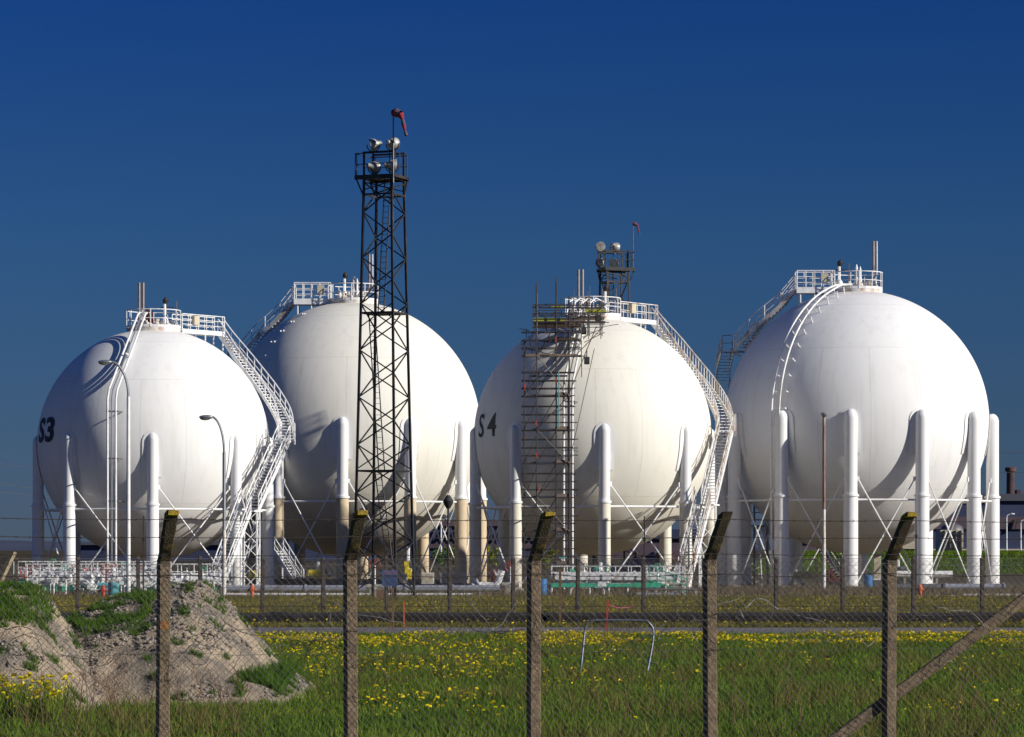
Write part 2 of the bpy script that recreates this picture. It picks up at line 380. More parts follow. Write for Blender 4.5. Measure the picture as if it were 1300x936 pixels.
# ---- small twins S3 and S4: walkway, helical stair on the right, two lower flights, riser pipes
def small_extras(t, zc, zt, rust, e=0.):
    railm = M_['rustywhite'] if rust else M_['white']
    Z = lambda z: zc+z
    wz = zt-zc+.02
    a = Vector((1.5, 1.1, zc+wz)); b = Vector((4.1, 4.4, zc+wz)); d = (b-a).normalized(); sd = Vector((-d.y, d.x, 0))
    wk = MB().bar(a, b, .95, .1).bar(a+sd*.5-Vector((0,0,.08)), b+sd*.5-Vector((0,0,.08)), .06, .3).bar(a-sd*.5-Vector((0,0,.08)), b-sd*.5-Vector((0,0,.08)), .06, .3)
    for k in (.55, .97):
        p = a.lerp(b, k)
        for s_ in (-.45, .45):
            q = p+sd*s_; rho = math.hypot(q.x, q.y); zz = zc+math.sqrt(max(t['R']**2-rho**2, 0)); wk.tube(q, (q.x, q.y, zz-.1), .05, 6)
    w = wk.build('walkway', M_['white'], t)
    hr = MB()
    for s_ in (-.48, .48): rail(hr, [a+sd*s_, b+sd*s_], 1.1, .036, (.36, .68) if not rust else (.5,), .8)
    hr.build('handrail', railm, w)
    MB().box(a.lerp(b, .3)-sd*.55+Vector((0,0,.7)), (.5,.25,.62), rz=math.atan2(d.y, d.x)).build('junction_box', M_['cream'], w)
    pts = [b+Vector((.1,.05,-.02)), (5.35,3.95,Z(6.35)), (6.5+.3*e,2.85,Z(4.75)), (7.65+.6*e,1.4,Z(3.1)), (8.45+.9*e,-.2,Z(1.55)), (8.72+e,-1.6,Z(.3))]
    stair(t, 'curved_staircase', pts, .95, M_['white'], railm, balus=.36 if rust else .95, mids=() if rust else (.5,))
    L1 = MB().box((8.68+e,-2.15,Z(.22)), (1.25,1.15,.1), rz=.05)
    for x, y in ((8.1,-1.8), (9.2,-1.8)): L1.tube((x+e, y, Z(.2)), pol(7.7, 78, Z(-.9)) if x < 8.5 else pol(8.4, 78, Z(-.6)), .05)
    lo = L1.build('upper_landing', M_['white'], t)
    rail(MB(), [(9.28+e,-1.6,Z(.27)), (9.28+e,-2.7,Z(.27))], 1.1, .036).box((9.3+e,-2.15,Z(.1)), (.05,1.25,.34)).tube((8.1+e,-1.2,Z(.27)), (8.1+e,-1.2,Z(1.4)), .04).build('handrail', railm, lo)
    stair(t, 'straight_staircase', [(8.62+e,-2.75,Z(.18)), (7.28,-6.3,Z(-4.6))], .95, M_['white'], railm)
    L2 = MB().box((7.05,-6.95,Z(-4.65)), (1.5,1.3,.1), rz=-.35)
    lo2 = L2.build('lower_landing', M_['white'], t)
    rail(MB(), [(6.35,-6.6,Z(-4.6)), (6.3,-7.3,Z(-4.6))], 1.1, .036).build('handrail', railm, lo2)
    stair(t, 'straight_staircase', [(6.85,-7.55,Z(-4.7)), (5.25,-11.2,.15)], .95, M_['white'], railm)
    tw = MB()   # lattice support of the lower landing
    cs = [(6.75,-6.5), (7.75,-6.2), (7.65,-7.3), (6.6,-7.55)]; H = Z(-4.7)
    for i in range(4):
        x, y = cs[i]; tw.tube((x,y,0), (x,y,H), .055, 6)
        x2, y2 = cs[(i+1) % 4]; nseg = 5
        for k in range(nseg):
            z0, z1 = H*k/nseg, H*(k+1)/nseg
            if k % 2: tw.tube((x,y,z0), (x2,y2,z1), .035, 5)
            else: tw.tube((x2,y2,z0), (x,y,z1), .035, 5)
    tw.build('stair_tower_frame', M_['white'], t)
    # riser pipes: slant down off the crown, then drop plumb to the ground
    for k, dx in enumerate((0, .28, .55)):
        p = [(-.75+dx*.9, -1.7, zt+1.0), (-.8+dx*.9, -2.3, zt+.85), (-2.0+dx, -8.35, Z(3.35)), (-2.06+dx, -8.6, Z(2.7)), (-2.06+dx, -8.6, .2)]
        MB().path([p[0], p[1], p[2]]+resample(p[2:4], .2)[1:]+[p[4]], .075 if k != 1 else .05, 8).build('riser_pipe', M_['white'] if k != 1 else M_['galv'], t, True)
    for z in (Z(1.9), Z(-1.2), Z(-4.0)):
        br = MB().box((-1.75,-8.6,z), (.8,.08,.1)); rho = math.sqrt(max(t['R']**2-(z-zc)**2, .1))
        br.tube((-1.5,-8.6,z), (-1.2,-rho+.05,z), .05); br.build('pipe_bracket', M_['galvdark'], t)
    MB().tube((-1.2,-5.9,Z(5.9)), (-.9,-5.3,Z(5.6)), .07).build('pipe_bracket', M_['leg'], t)
tankS3['R'] = 7.9; tankS4['R'] = 7.87
small_extras(tankS3, zS3, ztS3, False, .5)
small_extras(tankS4, zS4, ztS4, True)
tankS3.scale = (211/217,)*3; tankS3.location = (gx(195,211), 211, 0)

# ---- big twins: platform to the left, stair down the left flank
def big_extras(t, zc, zt, Rr):
    Z = lambda z: zc+z
    wz = Rr+.12
    y0, y1 = -.7, .7; x0, x1 = -4.25, -1.6
    pf = MB().box(((x0+x1)/2, 0, Z(wz)), (x1-x0, 1.4, .08)).box(((x0+x1)/2, y0, Z(wz-.12)), (x1-x0+.05, .06, .42)).box(((x0+x1)/2, y1, Z(wz-.12)), (x1-x0+.05, .06, .42))
    for x in (-4.0, -3.0):
        for y in (-.6, .6): pf.tube((x, y, Z(wz)), (x, y, zc+math.sqrt(Rr**2-x*x-y*y)-.1), .055)
    po = pf.build('side_platform', M_['white'], t)
    h = MB(); rail(h, [(x0, y0, Z(wz)), (x1, y0, Z(wz))], 1.25, .042, (.33, .66), .62); rail(h, [(x0, y1, Z(wz)), (x1, y1, Z(wz))], 1.25, .038, (.33, .66), .62)
    h.build('handrail', M_['white'], po)
    MB().box((-2.3, -.78, Z(wz+.75)), (.5, .2, .6)).build('junction_box', M_['cream'], po)
    stair(t, 'curved_staircase', [(-4.3, .1, Z(wz-.02)), (-5.4, .35, Z(8.1)), (-6.6, .75, Z(7.05)), (-7.5, 1.3, Z(6.05)), (-8.15, 2.0, Z(5.25))], .95, M_['rustywhite'], M_['white'], balus=1.5)
    l = MB().box((-8.55, 2.6, Z(5.15)), (1.5, 1.3, .1), rz=-.5).tube((-8.6, 2.5, Z(5.1)), (-7.2, 2.2, Z(4.5)), .06).build('middle_landing', M_['galv'], t)
    rail(MB(), [(-9.3, 2.5, Z(5.2)), (-8.65, 1.9, Z(5.2))], 1.1, .036).build('handrail', M_['galv'], l)
    stair(t, 'curved_staircase', [(-8.9, 3.1, Z(5.1)), (-9.1, 4.1, Z(4.0)), (-9.05, 5.5, Z(2.5)), (-8.45, 7.1, Z(.8)), (-7.6, 8.4, Z(-.8)), (-6.2, 9.6, Z(-2.6))], .95, M_['galv'], M_['galv'])
    stair(t, 'straight_staircase', [(-5.8, 10.0, Z(-2.8)), (0.4, 11.2, .2)], .95, M_['galvdark'], M_['galvdark'])
    m = MB().box((-6.0, 9.85, Z(-2.75)), (1.2,1.2,.1), rz=.2)
    for x, y in ((-6.5,9.4), (-5.5,9.4), (-6.4,10.4), (-5.5,10.4)): m.tube((x,y,0), (x,y,Z(-2.7)), .07)
    m.build('lower_landing', M_['galvdark'], t)
big_extras(tankS2, zS2, ztS2, 9.34); big_extras(tankSR, zSR, ztSR, 9.3)
tankS2.scale = (250/232,)*3; tankS2.location = (gx(448,250), 250, -.2)

# pairs of lugs on the shaded side of the tank behind the mast
mb = MB()
for el in (62, 55, 48, 41, 33, 26, 19):
    for da in (-1.2, 2.0):
        p = pol(9.36*math.cos(R(el)), -52+da*1.1, zS2+9.36*math.sin(R(el))); mb.ball(p, .085, 8)
mb.build('lugs', M_['leg'], tankS2, True)

# curved pair of pipes down the front of the right-hand tank, then plumb beside a leg
for off, rr in ((0, .07), (.68, .07)):
    pts = []
    for el in np.linspace(76, 2, 34):
        a = -42.0+math.degrees(off/9.5/max(math.cos(R(el)), .35))*.9
        pts.append(pol(9.85*math.cos(R(el)), a, zSR+9.85*math.sin(R(el))))
    top = pts[0]; p = Vector((top.x+.75, top.y+.3, ztSR+.32)); pts = [p]+pts
    e = pts[-1]; pts.append(Vector((e.x, e.y, .3)))
    MB().path(pts, rr, 8).build('curved_pipe', M_['white'], tankSR, True)
for el in range(4, 76, 7):
    mb = MB()
    a0 = -42; a1 = -42+math.degrees(1.0/9.5/max(math.cos(R(el)), .35))
    q = lambda r_, a: pol(r_*math.cos(R(el)), a, zSR+r_*math.sin(R(el)))
    mb.bar(q(9.72, a0-.8), q(9.72, a1), .09, .07); mb.tube(q(9.25, a0), q(9.75, a0), .04); mb.tube(q(9.25, a1-.6), q(9.75, a1-.6), .05)
    mb.build('pipe_bracket', M_['leg'], tankSR)

# tank numbers
def number(t, zc, Rr, txt, az, zoff, h, stretch, bold, gap):
    vs = []; fs = []
    cu = bpy.data.curves.new('tank_number', 'FONT'); cu.body = txt; cu.size = 1; cu.align_x = 'CENTER'; cu.align_y = 'CENTER'; cu.offset = bold; cu.space_character = gap; cu.resolution_u = 4
    o = bpy.data.objects.new('tmp', cu); COL.objects.link(o); dg = bpy.context.evaluated_depsgraph_get(); dg.update()
    me = bpy.data.meshes.new_from_object(o.evaluated_get(dg)); bpy.data.objects.remove(o)
    import bmesh
    bm = bmesh.new(); bm.from_mesh(me)
    bmesh.ops.triangulate(bm, faces=bm.faces)
    bmesh.ops.subdivide_edges(bm, edges=bm.edges, cuts=1)
    ys = [v.co.y for v in bm.verts]; cy = (max(ys)+min(ys))/2; k = h/(max(ys)-min(ys))
    for v in bm.verts:
        u = v.co.x*k*stretch; w = (v.co.y-cy)*k; el = (zoff+w)/Rr; a = R(az)+u/Rr/math.cos(el); r2 = Rr+.03
        v.co = Vector((r2*math.cos(el)*math.sin(a), -r2*math.cos(el)*math.cos(a), zc+r2*math.sin(el)))
    bm.to_mesh(me); bm.free(); me.name = 'tank_number'; me.materials.clear(); me.materials.append(M_['ink'])
    ob = bpy.data.objects.new('tank_number', me); COL.objects.link(ob); ob.parent = t; ob['label'] = 'black painted '+txt
number(tankS3, zS3, 7.9, 'S3', -60.5, .86, 1.72, 1.35, .035, 1.05)
number(tankS4, zS4, 7.87, 'S4', -63.5, .6, 1.55, 1.05, .012, 1.45)

# ------------------------------------------------------------------ lattice floodlight masts
def make_mast():
    t = empty('floodlight_mast', (0,0,0), 'tall black lattice mast with a windsock on its floodlight platform', 'lattice mast', 'black lattice floodlight masts')
    H = 22.45; b0, b1 = 1.22, .80    # half sides
    def cor(k, z):
        s = b0+(b1-b0)*z/H; x, y = ((-1,-1), (1,-1), (1,1), (-1,1))[k]; return Vector((x*s, y*s, z))
    for k in range(4): MB().bar(cor(k,0), cor(k,H), .115, .115).box(cor(k,0)+Vector((0,0,.08)), (.45,.45,.16)).build('leg', M_['black'], t)
    for k in range(4):
        mb = MB(); z = .5; i = k % 2
        while z < H-.6:
            z2 = min(z+1.32-z*.006, H-.2)
            a, b = (cor(k, z), cor((k+1) % 4, z2)) if i % 2 == 0 else (cor((k+1) % 4, z), cor(k, z2))
            mb.bar(a, b, .06, .06)
            if k in (0, 2):
                a, b = (cor(k, z2), cor((k+1) % 4, z)) if i % 2 == 0 else (cor((k+1) % 4, z2), cor(k, z))
                if (i//1) % 6 == 5: mb.bar(a, b, .05, .05)
            z = z2; i += 1
        for z in (6.9, 15.3, 21.6, H): mb.bar(cor(k, z), cor((k+1) % 4, z), .08, .09)
        mb.build('bracing', M_['black'], t)
    # ladders leaning from landing to landing inside the mast
    for (xa, za), (xb, zb) in (((.75,.2), (-.35,6.9)), ((-.05,6.9), (-.75,15.3)), ((-.1,15.3), (.3,H))):
        mb = MB(); xa, xb = -xa, -xb; a_ = Vector((xa,-.15,za)); b_ = Vector((xb,-.15,zb))
        xa, xb = -xa, -xb; a_ = Vector((xa*.9,-.2,za)); b_ = Vector((xb*.9,-.1,zb)); 
        for x in (-.17, .17): mb.tube(a_+Vector((x,0,0)), b_+Vector((x,0,0)), .035)
        q = .3/(b_-a_).length; u_ = q
        while u_ < 1: c_ = a_.lerp(b_, u_); mb.tube(c_-Vector((.17,0,0)), c_+Vector((.17,0,0)), .016, 4); u_ += q
        mb.build('ladder', M_['black'], t)
    MB().box((0,0,6.9), (2.0,1.9,.07)).build('landing', M_['black'], t); MB().box((0,0,15.3), (1.75,1.75,.07)).build('landing', M_['black'], t)
    MB().tube((.45,.2,.2), (.5,.1,H), .03).build('cable_run', M_['black'], t)
    # platform with railing, overhanging to one side
    ext = 1.75
    pf = MB().box((-.13,0,H+.1), (2.25,1.84,.14)).box((-.13,-.95,H+.05), (2.3,.07,.24)).box((-.13,.95,H+.05), (2.3,.07,.24))
    for x, y in ((-1.22,-.9), (-1.22,.9), (.95,-.9), (.95,.9)):
        s = .8; pf.bar((x,y,H), (math.copysign(s, x), math.copysign(s, y), H-1.0), .07, .07)
    pf.build('platform', M_['black'], t)
    h = MB(); zz = H+.17; rail(h, [(-1.25,-.93,zz), (.98,-.93,zz), (.98,.93,zz), (-1.25,.93,zz)], 1.15, .032, (.5,), 1.0, True)
    h.build('platform_railing', M_['black'], t)
    fr = MB()
    for x in (-.85, .93): 
        for y in (-.7, .5): fr.bar((x,y,zz), (x,y,zz+1.2), .09, .09)
    fr.bar((-.9,-.7,zz+1.22), (1.0,-.7,zz+1.22), .1, .1).bar((-.9,.5,zz+1.22), (1.0,.5,zz+1.22), .1, .1)
    fr.build('lamp_frame', M_['black'], t)
    for x, z, aim in ((-.3, zz+1.62, (-.75,-.35,-.2)), (.82, zz+1.62, (.2,.8,-.1)), (-.25, zz+.42, (.5,.75,-.15)), (.8, zz+.46, (.75,.5,-.1))):
        c = Vector((x,-.7,z)); ax = -Vector(aim).normalized()
        f = MB().lathe([(.35,-.18), (.36,-.13), (.33,-.02), (.27,.14), (.15,.27), (.11,.43), (.05,.47)], c, 20, ax)
        f.tube(c-Vector((0,0,.5)), c, .05).build('floodlight', M_['lampshell'], t, True)
        g = MB().lathe([(.325,-.165), (.32,-.14)], c, 20, ax); fo = [o for o in t.children if o.name.startswith('floodlight')][-1]
        g.build('lens', M_['glass'], fo)
        MB().path([c+Vector((.38*math.cos(a), 0, .38*math.sin(a))) for a in np.linspace(PI, 2*PI, 9)], .03).build('bracket', M_['black'], fo)
    # windsock on its pole
    p0 = Vector((.98,-.97,zz)); tip = p0+Vector((0,0,3.15))
    wo = MB().tube(p0-Vector((0,0,.5)), tip, .04, 6).build('windsock_pole', M_['galvdark'], t)
    dirs = [(-.05,0,.06), (.18,-.02,.05), (.42,-.05,-.04), (.55,-.05,-.32), (.62,-.04,-.62), (.70,-.07,-.92), (.78,-.05,-1.2)]
    rad = [.17,.24,.2,.09,.12,.07,.1]
    pts = [tip+Vector(d) for d in dirs]
    for k in range(len(pts)-1):
        MB().tube(pts[k], pts[k+1], rad[k], 10, rad[k+1], caps=False).build('windsock_band', M_['windred'] if k % 2 == 0 else M_['windpale'], wo)
    return t
M_['windred'] = paint('red_windsock_cloth', (.30,.015,.025), .8, var=.4)
M_['windpale'] = paint('faded_windsock_cloth', (.10,.07,.10), .8, var=.3)
mast = make_mast(); D = 169
mast.location = (gx(487.5, D), D, 0); mast.rotation_euler.z = R(-22)
m2 = copy_tree(mast); D = 229
m2.location = (gx(780, D), D, .4); m2.rotation_euler.z = R(158+40)
m2['label'] = 'black lattice mast whose floodlight platform shows above the S4 tank'
pole_ = [o for o in m2.children if o.name.startswith('windsock_pole')][0]; pole_.rotation_euler.z = -R(158+40)+R(10); q_ = Vector((-1.15,.8,0))-Matrix.Rotation(pole_.rotation_euler.z, 3, 'Z') @ Vector((.98,-.97,0)); pole_.location = q_
tp_ = Vector((.98,-.97,22.45+.17+3.15))
for c_ in pole_.children: c_.scale = (.6,)*3; c_.location = tp_*.4

# ------------------------------------------------------------------ scaffold on the S4 tank
sc = empty('scaffold_tower', (2.2, 201, 0), 'rusty tube scaffolding climbing the shaded front of the S4 tank', 'scaffolding')
def L(x, y, z): return Vector((x-2.2, y-201, z))
xs = [.78, 1.55, 2.80, 3.62]; ys = [200.1, 201.35]
for x in xs:
    for y in ys:
        top = {.78: 15.6, 1.55: 19.3, 2.80: 19.6, 3.62: 18.4}[x]+(0 if y < 201 else .4)
        MB().tube(L(x,y,0), L(x,y,top), .038, 6).build('standard', M_['scaf'], sc)
lifts = [1.75, 3.85, 6.0, 8.15, 10.25, 12.4, 14.95, 17.1]
for li, z in enumerate(lifts):
    mb = MB()
    x0, x1 = (.6, 3.75) if li < 6 else ((.6, 4.4) if li == 6 else (1.3, 5.9))
    for y in ys:
        for dz in (0, .5, 1.0, 1.52) if li < 7 else (0, .5, 1.0):
            e = random.uniform(.05, .45); mb.tube(L(x0, y, z+dz), L(x1+e if li < 6 else x1, y, z+dz+random.uniform(-.03,.03)), .034, 5)
    for x in xs:
        if x > x0-.3:
            mb.tube(L(x, ys[0]-.2, z-.05), L(x, ys[1]+.3, z-.05), .028, 5); mb.tube(L(x, ys[0]-.1, z+1.0), L(x, ys[1]+.1, z+1.0), .025, 5)
    mb.build('ledgers', M_['scaf'], sc)
    if li < 6:
        d = MB().box(L(2.0, 200.7, z+.06), (1.6, 1.1, .07)); d.build('deck', M_['blueboard'], sc)
        MB().box(L(3.2, 200.75, z+.05), (.9, 1.1, .09)).box(L(3.2, 200.15, z+.14), (.95,.04,.2)).build('deck', M_['board'], sc)['label'] = 'brown timber deck'
    if li < 7:
        z2 = lifts[li+1]; dg_ = [((.78,200.05,z), (1.55,200.05,z2-.3)), ((1.55,201.4,z), (2.8,201.4,z2))]
        dg_.append(((3.62,200.05,z), (1.6,200.05,z2)) if li % 2 else ((1.6,200.0,z+.1), (3.6,200.0,z2)))
        for a_, b_ in dg_: MB().tube(L(*a_), L(*b_), .028, 5).build('diagonal_brace', M_['scaf'], sc)
for x, y, z0, z1 in ((3.55,200.1,14.9,17.0),):
    pass
# raking shores and upper stages stepping over the crown
mb = MB()
for y in (200.4, 203.2, 205.5):
    for x in (1.6, 2.8, 3.9, 4.9, 5.7): 
        if random.random() < .85: mb.tube(L(x, y, 16.2), L(x, y, 18.6+random.uniform(-.2,.9)), .028, 5)
    for z in (17.1, 17.65, 18.2): mb.tube(L(1.3, y, z), L(6.0+random.uniform(-.2,.3), y, z+random.uniform(-.05,.05)), .028, 5)
for x in (1.5, 3.0, 4.5, 5.8):
    for z in (17.05, 18.15): mb.tube(L(x, 200.1, z), L(x, 206.3, z), .028, 5)
mb.tube(L(.8,200.1,12.4), L(3.9,203.5,17.2), .03, 5).tube(L(3.62,200.1,12.6), L(5.4,203.,17.), .03, 5).tube(L(3.62,200.1,8.2), L(5.2,200.1,15.4), .022, 5)
mb.tube(L(3.9,201.5,14.9), L(5.9,205.,17.1), .03, 5).tube(L(4.4,200.1,13.6), L(4.4,201.6,17.3), .03, 5)
for k in range(24):
    x = random.uniform(.9, 5.4); z = random.uniform(15, 18.2); mb.tube(L(x, 200.2+random.random()*3, z), L(x+random.uniform(-1.6,1.6), 200.5+random.random()*4, z+random.uniform(-.2,1.2)), .026, 5)
mb.build('upper_framing', M_['scaf'], sc)
MB().box(L(2.9, 202.6, 17.02), (3.0, 4.2, .08)).box(L(5.0, 204.2, 17.6), (1.9, 2.6, .08)).build('upper_deck', M_['board'], sc)
MB().box(L(2.35, 200.42, 17.22), (2.0,.05,.26)).build('toe_board', M_['limeboard'], sc)['label'] = 'yellow toe board'
MB().box(L(5.35, 202.9, 17.95), (1.35,.05,.26)).build('toe_board', M_['limeboard'], sc)['label'] = 'yellow toe board'
MB().box(L(2.9, 202.2, 18.2), (.8,.05,.16)).build('toe_board', M_['limeboard'], sc)
MB().box(L(4.0, 200.42, 17.12), (1.3,.05,.24)).build('toe_board', M_['board'], sc)
MB().box(L(1.3, 200.06, 14.98), (.9,.05,.18)).box(L(3.2, 200.06, 14.98), (1.7,.05,.14)).build('toe_board', M_['board'], sc)
MB().box(L(1.95, 200.6, 15.02), (2.1,1.1,.07)).build('deck', M_['board'], sc)
MB().box(L(3.2, 201.2, 16.1), (1.9,1.6,.07)).build('deck', M_['board'], sc); MB().box(L(2.3, 200.7, 13.7), (2.4,1.1,.06)).build('deck', M_['blueboard'], sc)
mb = MB()
for x in (3.5, 3.9, 4.4, 4.9): mb.path([L(x,203.6,17.7), L(x+.15,203.9,18.6), L(x+.5,204.2,18.9), L(x+1.0,204.6,18.7)], .05, 6)
mb.build('white_bent_pipe', M_['white'], sc)
mb = MB()
for x, z in ((2.75,13.2), (1.5,10.5), (1.55,8.5), (1.7,6.4), (2.75,15.8), (.8,12.8)): MB().tube(L(x,200.0,z), L(x,200.0,z+.36), .036, 6).build('red_coupler_tube', M_['red'], sc)
MB().tube(L(2.95,200.0,10.4), L(2.95,200.0,13.9), .03).tube(L(2.95,200.0,2.2), L(3.45,200.0,2.2), .03).build('green_hose', M_['teal'], sc)
for px, py, y in ((745,458,200.6), (741,420,201.6), (759,405,202.7)):
    c = at(px, py, y)
    o = tag(MB().box((0,0,0), (.34,.3,.46)).tube((0,0,.2), (0,0,.75), .03).tube((0,0,.3), (-.9,.1,.25), .028).box((0,-.16,0), (.26,.03,.34)).build('site_floodlamp', M_['dark'], None, False, c),
            {745: 'lowest dark box lamp clamped to the right of the scaffold', 741: 'middle dark box lamp clamped to the right of the scaffold', 759: 'uppermost dark box lamp under the yellow toe board'}[px], 'work lamp', 'dark work lamps on the scaffold')

# ------------------------------------------------------------------ street lamps
def street_lamp(px, ytop, D, reach, label, mat, polemat, r=.1, base=0., rustz=None):
    x = gx(px, D); H = gz(ytop, D); t = empty('street_lamp', (x, D, base), label, 'lamp post', 'lamp posts in the tank yard')
    drop = 2.1 if reach else 0
    if rustz:
        MB().tube((0,0,0), (0,0,rustz), r, 10, r*.85).build('pole', polemat, t, True)
        MB().path([(0,0,rustz), (0,0,H-drop)], r*.8, 10).build('upper_pole', mat, t, True)
    else: MB().tube((0,0,0), (0,0,H-drop), r, 10, r*.75).build('pole', polemat, t, True)
    if reach:
        pts = [(0,0,H-drop)]+[(reach*(1-math.cos(a)), 0, H-drop+(drop-.1)*math.sin(a)) for a in np.linspace(.15, PI/2, 9)]
        MB().path(pts, r*.55, 8).build('arm', mat, t, True)
        s = math.copysign(1, reach)
        hd = MB().ball((reach+s*.28, 0, H-.12), .42, 14, (1., .42, .3)).build('lamp_head', M_['galv'], t, True)
        MB().ball((reach+s*.34, 0, H-.2), .3, 12, (1., .45, .35)).build('lens', M_['glass'], hd, True)
    else:
        hd = MB().ball((0,-.15,H+.02), .3, 12, (.75, 1.1, .45)).build('lamp_head', M_['galv'], t, True)
        MB().ball((0,-.2,H-.06), .22, 12, (.8, 1., .4)).build('lens', M_['glass'], hd, True)
    return t
street_lamp(163, 457, 181, -1.05, 'tallest lamp post with curved arm, white pole, in front of the S3 tank', M_['galv'], M_['white'], .13)
street_lamp(284.5, 527, 178, -.72, 'curved lamp post with a rusty middle beside the S3 stairs', M_['galv'], M_['rustywhite'], .12, rustz=3.8)
street_lamp(1046, 527, 196, 0, 'straight rusty lamp post in front of the rightmost tank', M_['rustpole'], M_['rustywhite'], .12, rustz=5.2)
t = empty('street_lamp', (gx(569,165), 165, 0), 'short black lamp post in front of the tan legged tank', 'lamp post', 'lamp posts in the tank yard')
MB().tube((0,0,0), (0,0,4.9), .06, 8).build('pole', M_['black'], t)
MB().lathe([(.1,4.85), (.24,5.1), (.28,5.25), (.1,5.55)], n=12).build('lamp_head', M_['black'], t, True)
far = None
for i, (px, yt, D, lab) in enumerate(((1278, 657, 420, 'far white lamp post on the bank, left one of the pair by the dark plant'), (1296, 664, 430, 'far white lamp post on the bank at the very right edge'), (560, 664, 380, 'thin white lamp post far behind, between the tan legs'))):
    t = empty('street_lamp', (gx(px, D), D, 1.5), lab, 'lamp post', 'lamp posts beyond the tank yard')
    H = gz(yt, D)-1.5
    MB().tube((0,0,0), (0,0,H), .12, 8, .08).build('pole', M_['white'], t, True)
    MB().path([(0,0,H), (.1,0,H+.3), (.5,0,H+.45)], .07).ball((.75,0,H+.45), .35, 10, (1,.5,.35)).build('lamp_head', M_['white'], t, True)

# ------------------------------------------------------------------ front fence: cranked concrete posts, mesh, barbed wire
fx = [(-34,), (206,), (446,), (677,), (902,), (1128,), (1353,)]
FP = []
for i, (px,) in enumerate(fx):
    y = 32.0+.42*i; FP.append(Vector((gx(px, y), y, 0)))
ang = R(19); fn = Vector((math.sin(ang), -math.cos(ang), 0))   # faces the camera, turned a little to the right
lab = {1: 'concrete fence post before the gravel mound, orange lichen low on it', 2: 'cranked concrete fence post just left of the blue notice', 3: 'cranked concrete fence post with bright yellow lichen on its tip, left of the scaffold foot',
       4: 'cranked concrete fence post overlapping the S4 stair foot', 5: 'cranked concrete fence post in front of the rightmost tank, next to the slanting strut'}
ARM = {}
for i, P in enumerate(FP):
    t = empty('fence_post', P, lab.get(i, 'concrete fence post at the end of the near fence'), 'fence post', 'cranked concrete posts of the near fence', rz=ang)
    if not 0 < i < 6: t['label'] = 'concrete fence post just outside the '+('left' if i == 0 else 'right')+' edge of the view'
    zb = gz(710, P.y)+random.uniform(-.008,.008); t.rotation_euler.y = R((0,.35,-.3,.2,-.25,.3,0)[i])
    mb = MB(); n = 26; w = .062      # slightly uneven cast shaft with chamfered corners
    vs = []; cs = [(-1,-.8), (-.8,-1), (.8,-1), (1,-.8), (1,.8), (.8,1), (-.8,1), (-1,.8)]
    for k in range(n+1):
        z = zb*k/n-.3*(k == 0)
        for cx, cy in cs: vs.append((cx*w+random.uniform(-.0022,.0022), cy*w+random.uniform(-.0022,.0022), z))
    fs = [(k*8+j, k*8+(j+1) % 8, (k+1)*8+(j+1) % 8, (k+1)*8+j) for k in range(n) for j in range(8)]+[tuple(n*8+j for j in range(8))]
    mb._add(vs, fs); mb.build('shaft', M_['postconc'], t)
    # arm leans towards the camera and up
    tip = Vector((-.05, -.56, zb+.47)); a0 = Vector((0,0,zb-.03)); vs = []
    for k in range(9):
        c = a0.lerp(tip, k/8); 
        for cx, cy in cs: vs.append((c.x+cx*w*.97+random.uniform(-.003,.003), c.y+cy*w*1.15+random.uniform(-.003,.003), c.z-cy*w*.35))
    fs = [(k*8+j, k*8+(j+1) % 8, (k+1)*8+(j+1) % 8, (k+1)*8+j) for k in range(8) for j in range(8)]+[tuple(8*8+j for j in range(8))]
    arm = MB(); arm._add(vs, fs); ao = arm.build('cranked_arm', M_['postarm'], t)
    if i != 4:
        vs = []; 
        for k in range(2):
            for cx, cy in cs: vs.append((tip.x+cx*w*1.02, tip.y+cy*w*1.2-.004, tip.z-cy*w*.35-.035+.043*k+random.uniform(-.008,.008)))
        fs = [(j, (j+1) % 8, 8+(j+1) % 8, 8+j) for j in range(8)]+[tuple(8+j for j in range(8)), tuple(range(7,-1,-1))]
        lc = MB(); lc._add(vs, fs); lc.build('lichen', M_['lichen'], ao)
    rot = Matrix.Rotation(ang, 3, 'Z')
    ARM[i] = [P+rot @ (Vector((.02,-.05,0))*0+a0.lerp(tip, q)+Vector((0,-.10,0))) for q in (.88, .52, .16)]
    if i == 1: MB().ball((-.01,-w+.001,gz(793,P.y)), .038, 10, (1,.12,1.2)).ball((.015,-w+.001,gz(797,P.y)), .025, 8, (1,.14,1.2)).ball((.03,-w+.001,gz(790,P.y)), .02, 8, (1,.14,1.2)).build('lichen_patch', M_['lichenorange'], t)
# slanting strut at the right end
a = Vector((gx(1353, 34.4)-.05, 34.45, gz(727, 34.4))); b = Vector((gx(945, 34.0), 33.95, .0))
mb = MB(); n = 24; vs = []; d = (b-a).normalized(); u = Vector((0,1,0)); v = d.cross(u).normalized()
for k in range(n+1):
    c = a.lerp(b, k/n)
    for cx, cy in cs: vs.append(c+u*(cx*.055+random.uniform(-.002,.002))+v*(cy*.06+random.uniform(-.002,.002)))
mb._add(vs, [(k*8+j, k*8+(j+1) % 8, (k+1)*8+(j+1) % 8, (k+1)*8+j) for k in range(n) for j in range(8)]+[tuple(range(7,-1,-1)), tuple(n*8+j for j in range(8))])
tag(mb.build('fence_strut', M_['postconc']), 'slanting concrete strut leaning up to the right edge', 'fence strut')

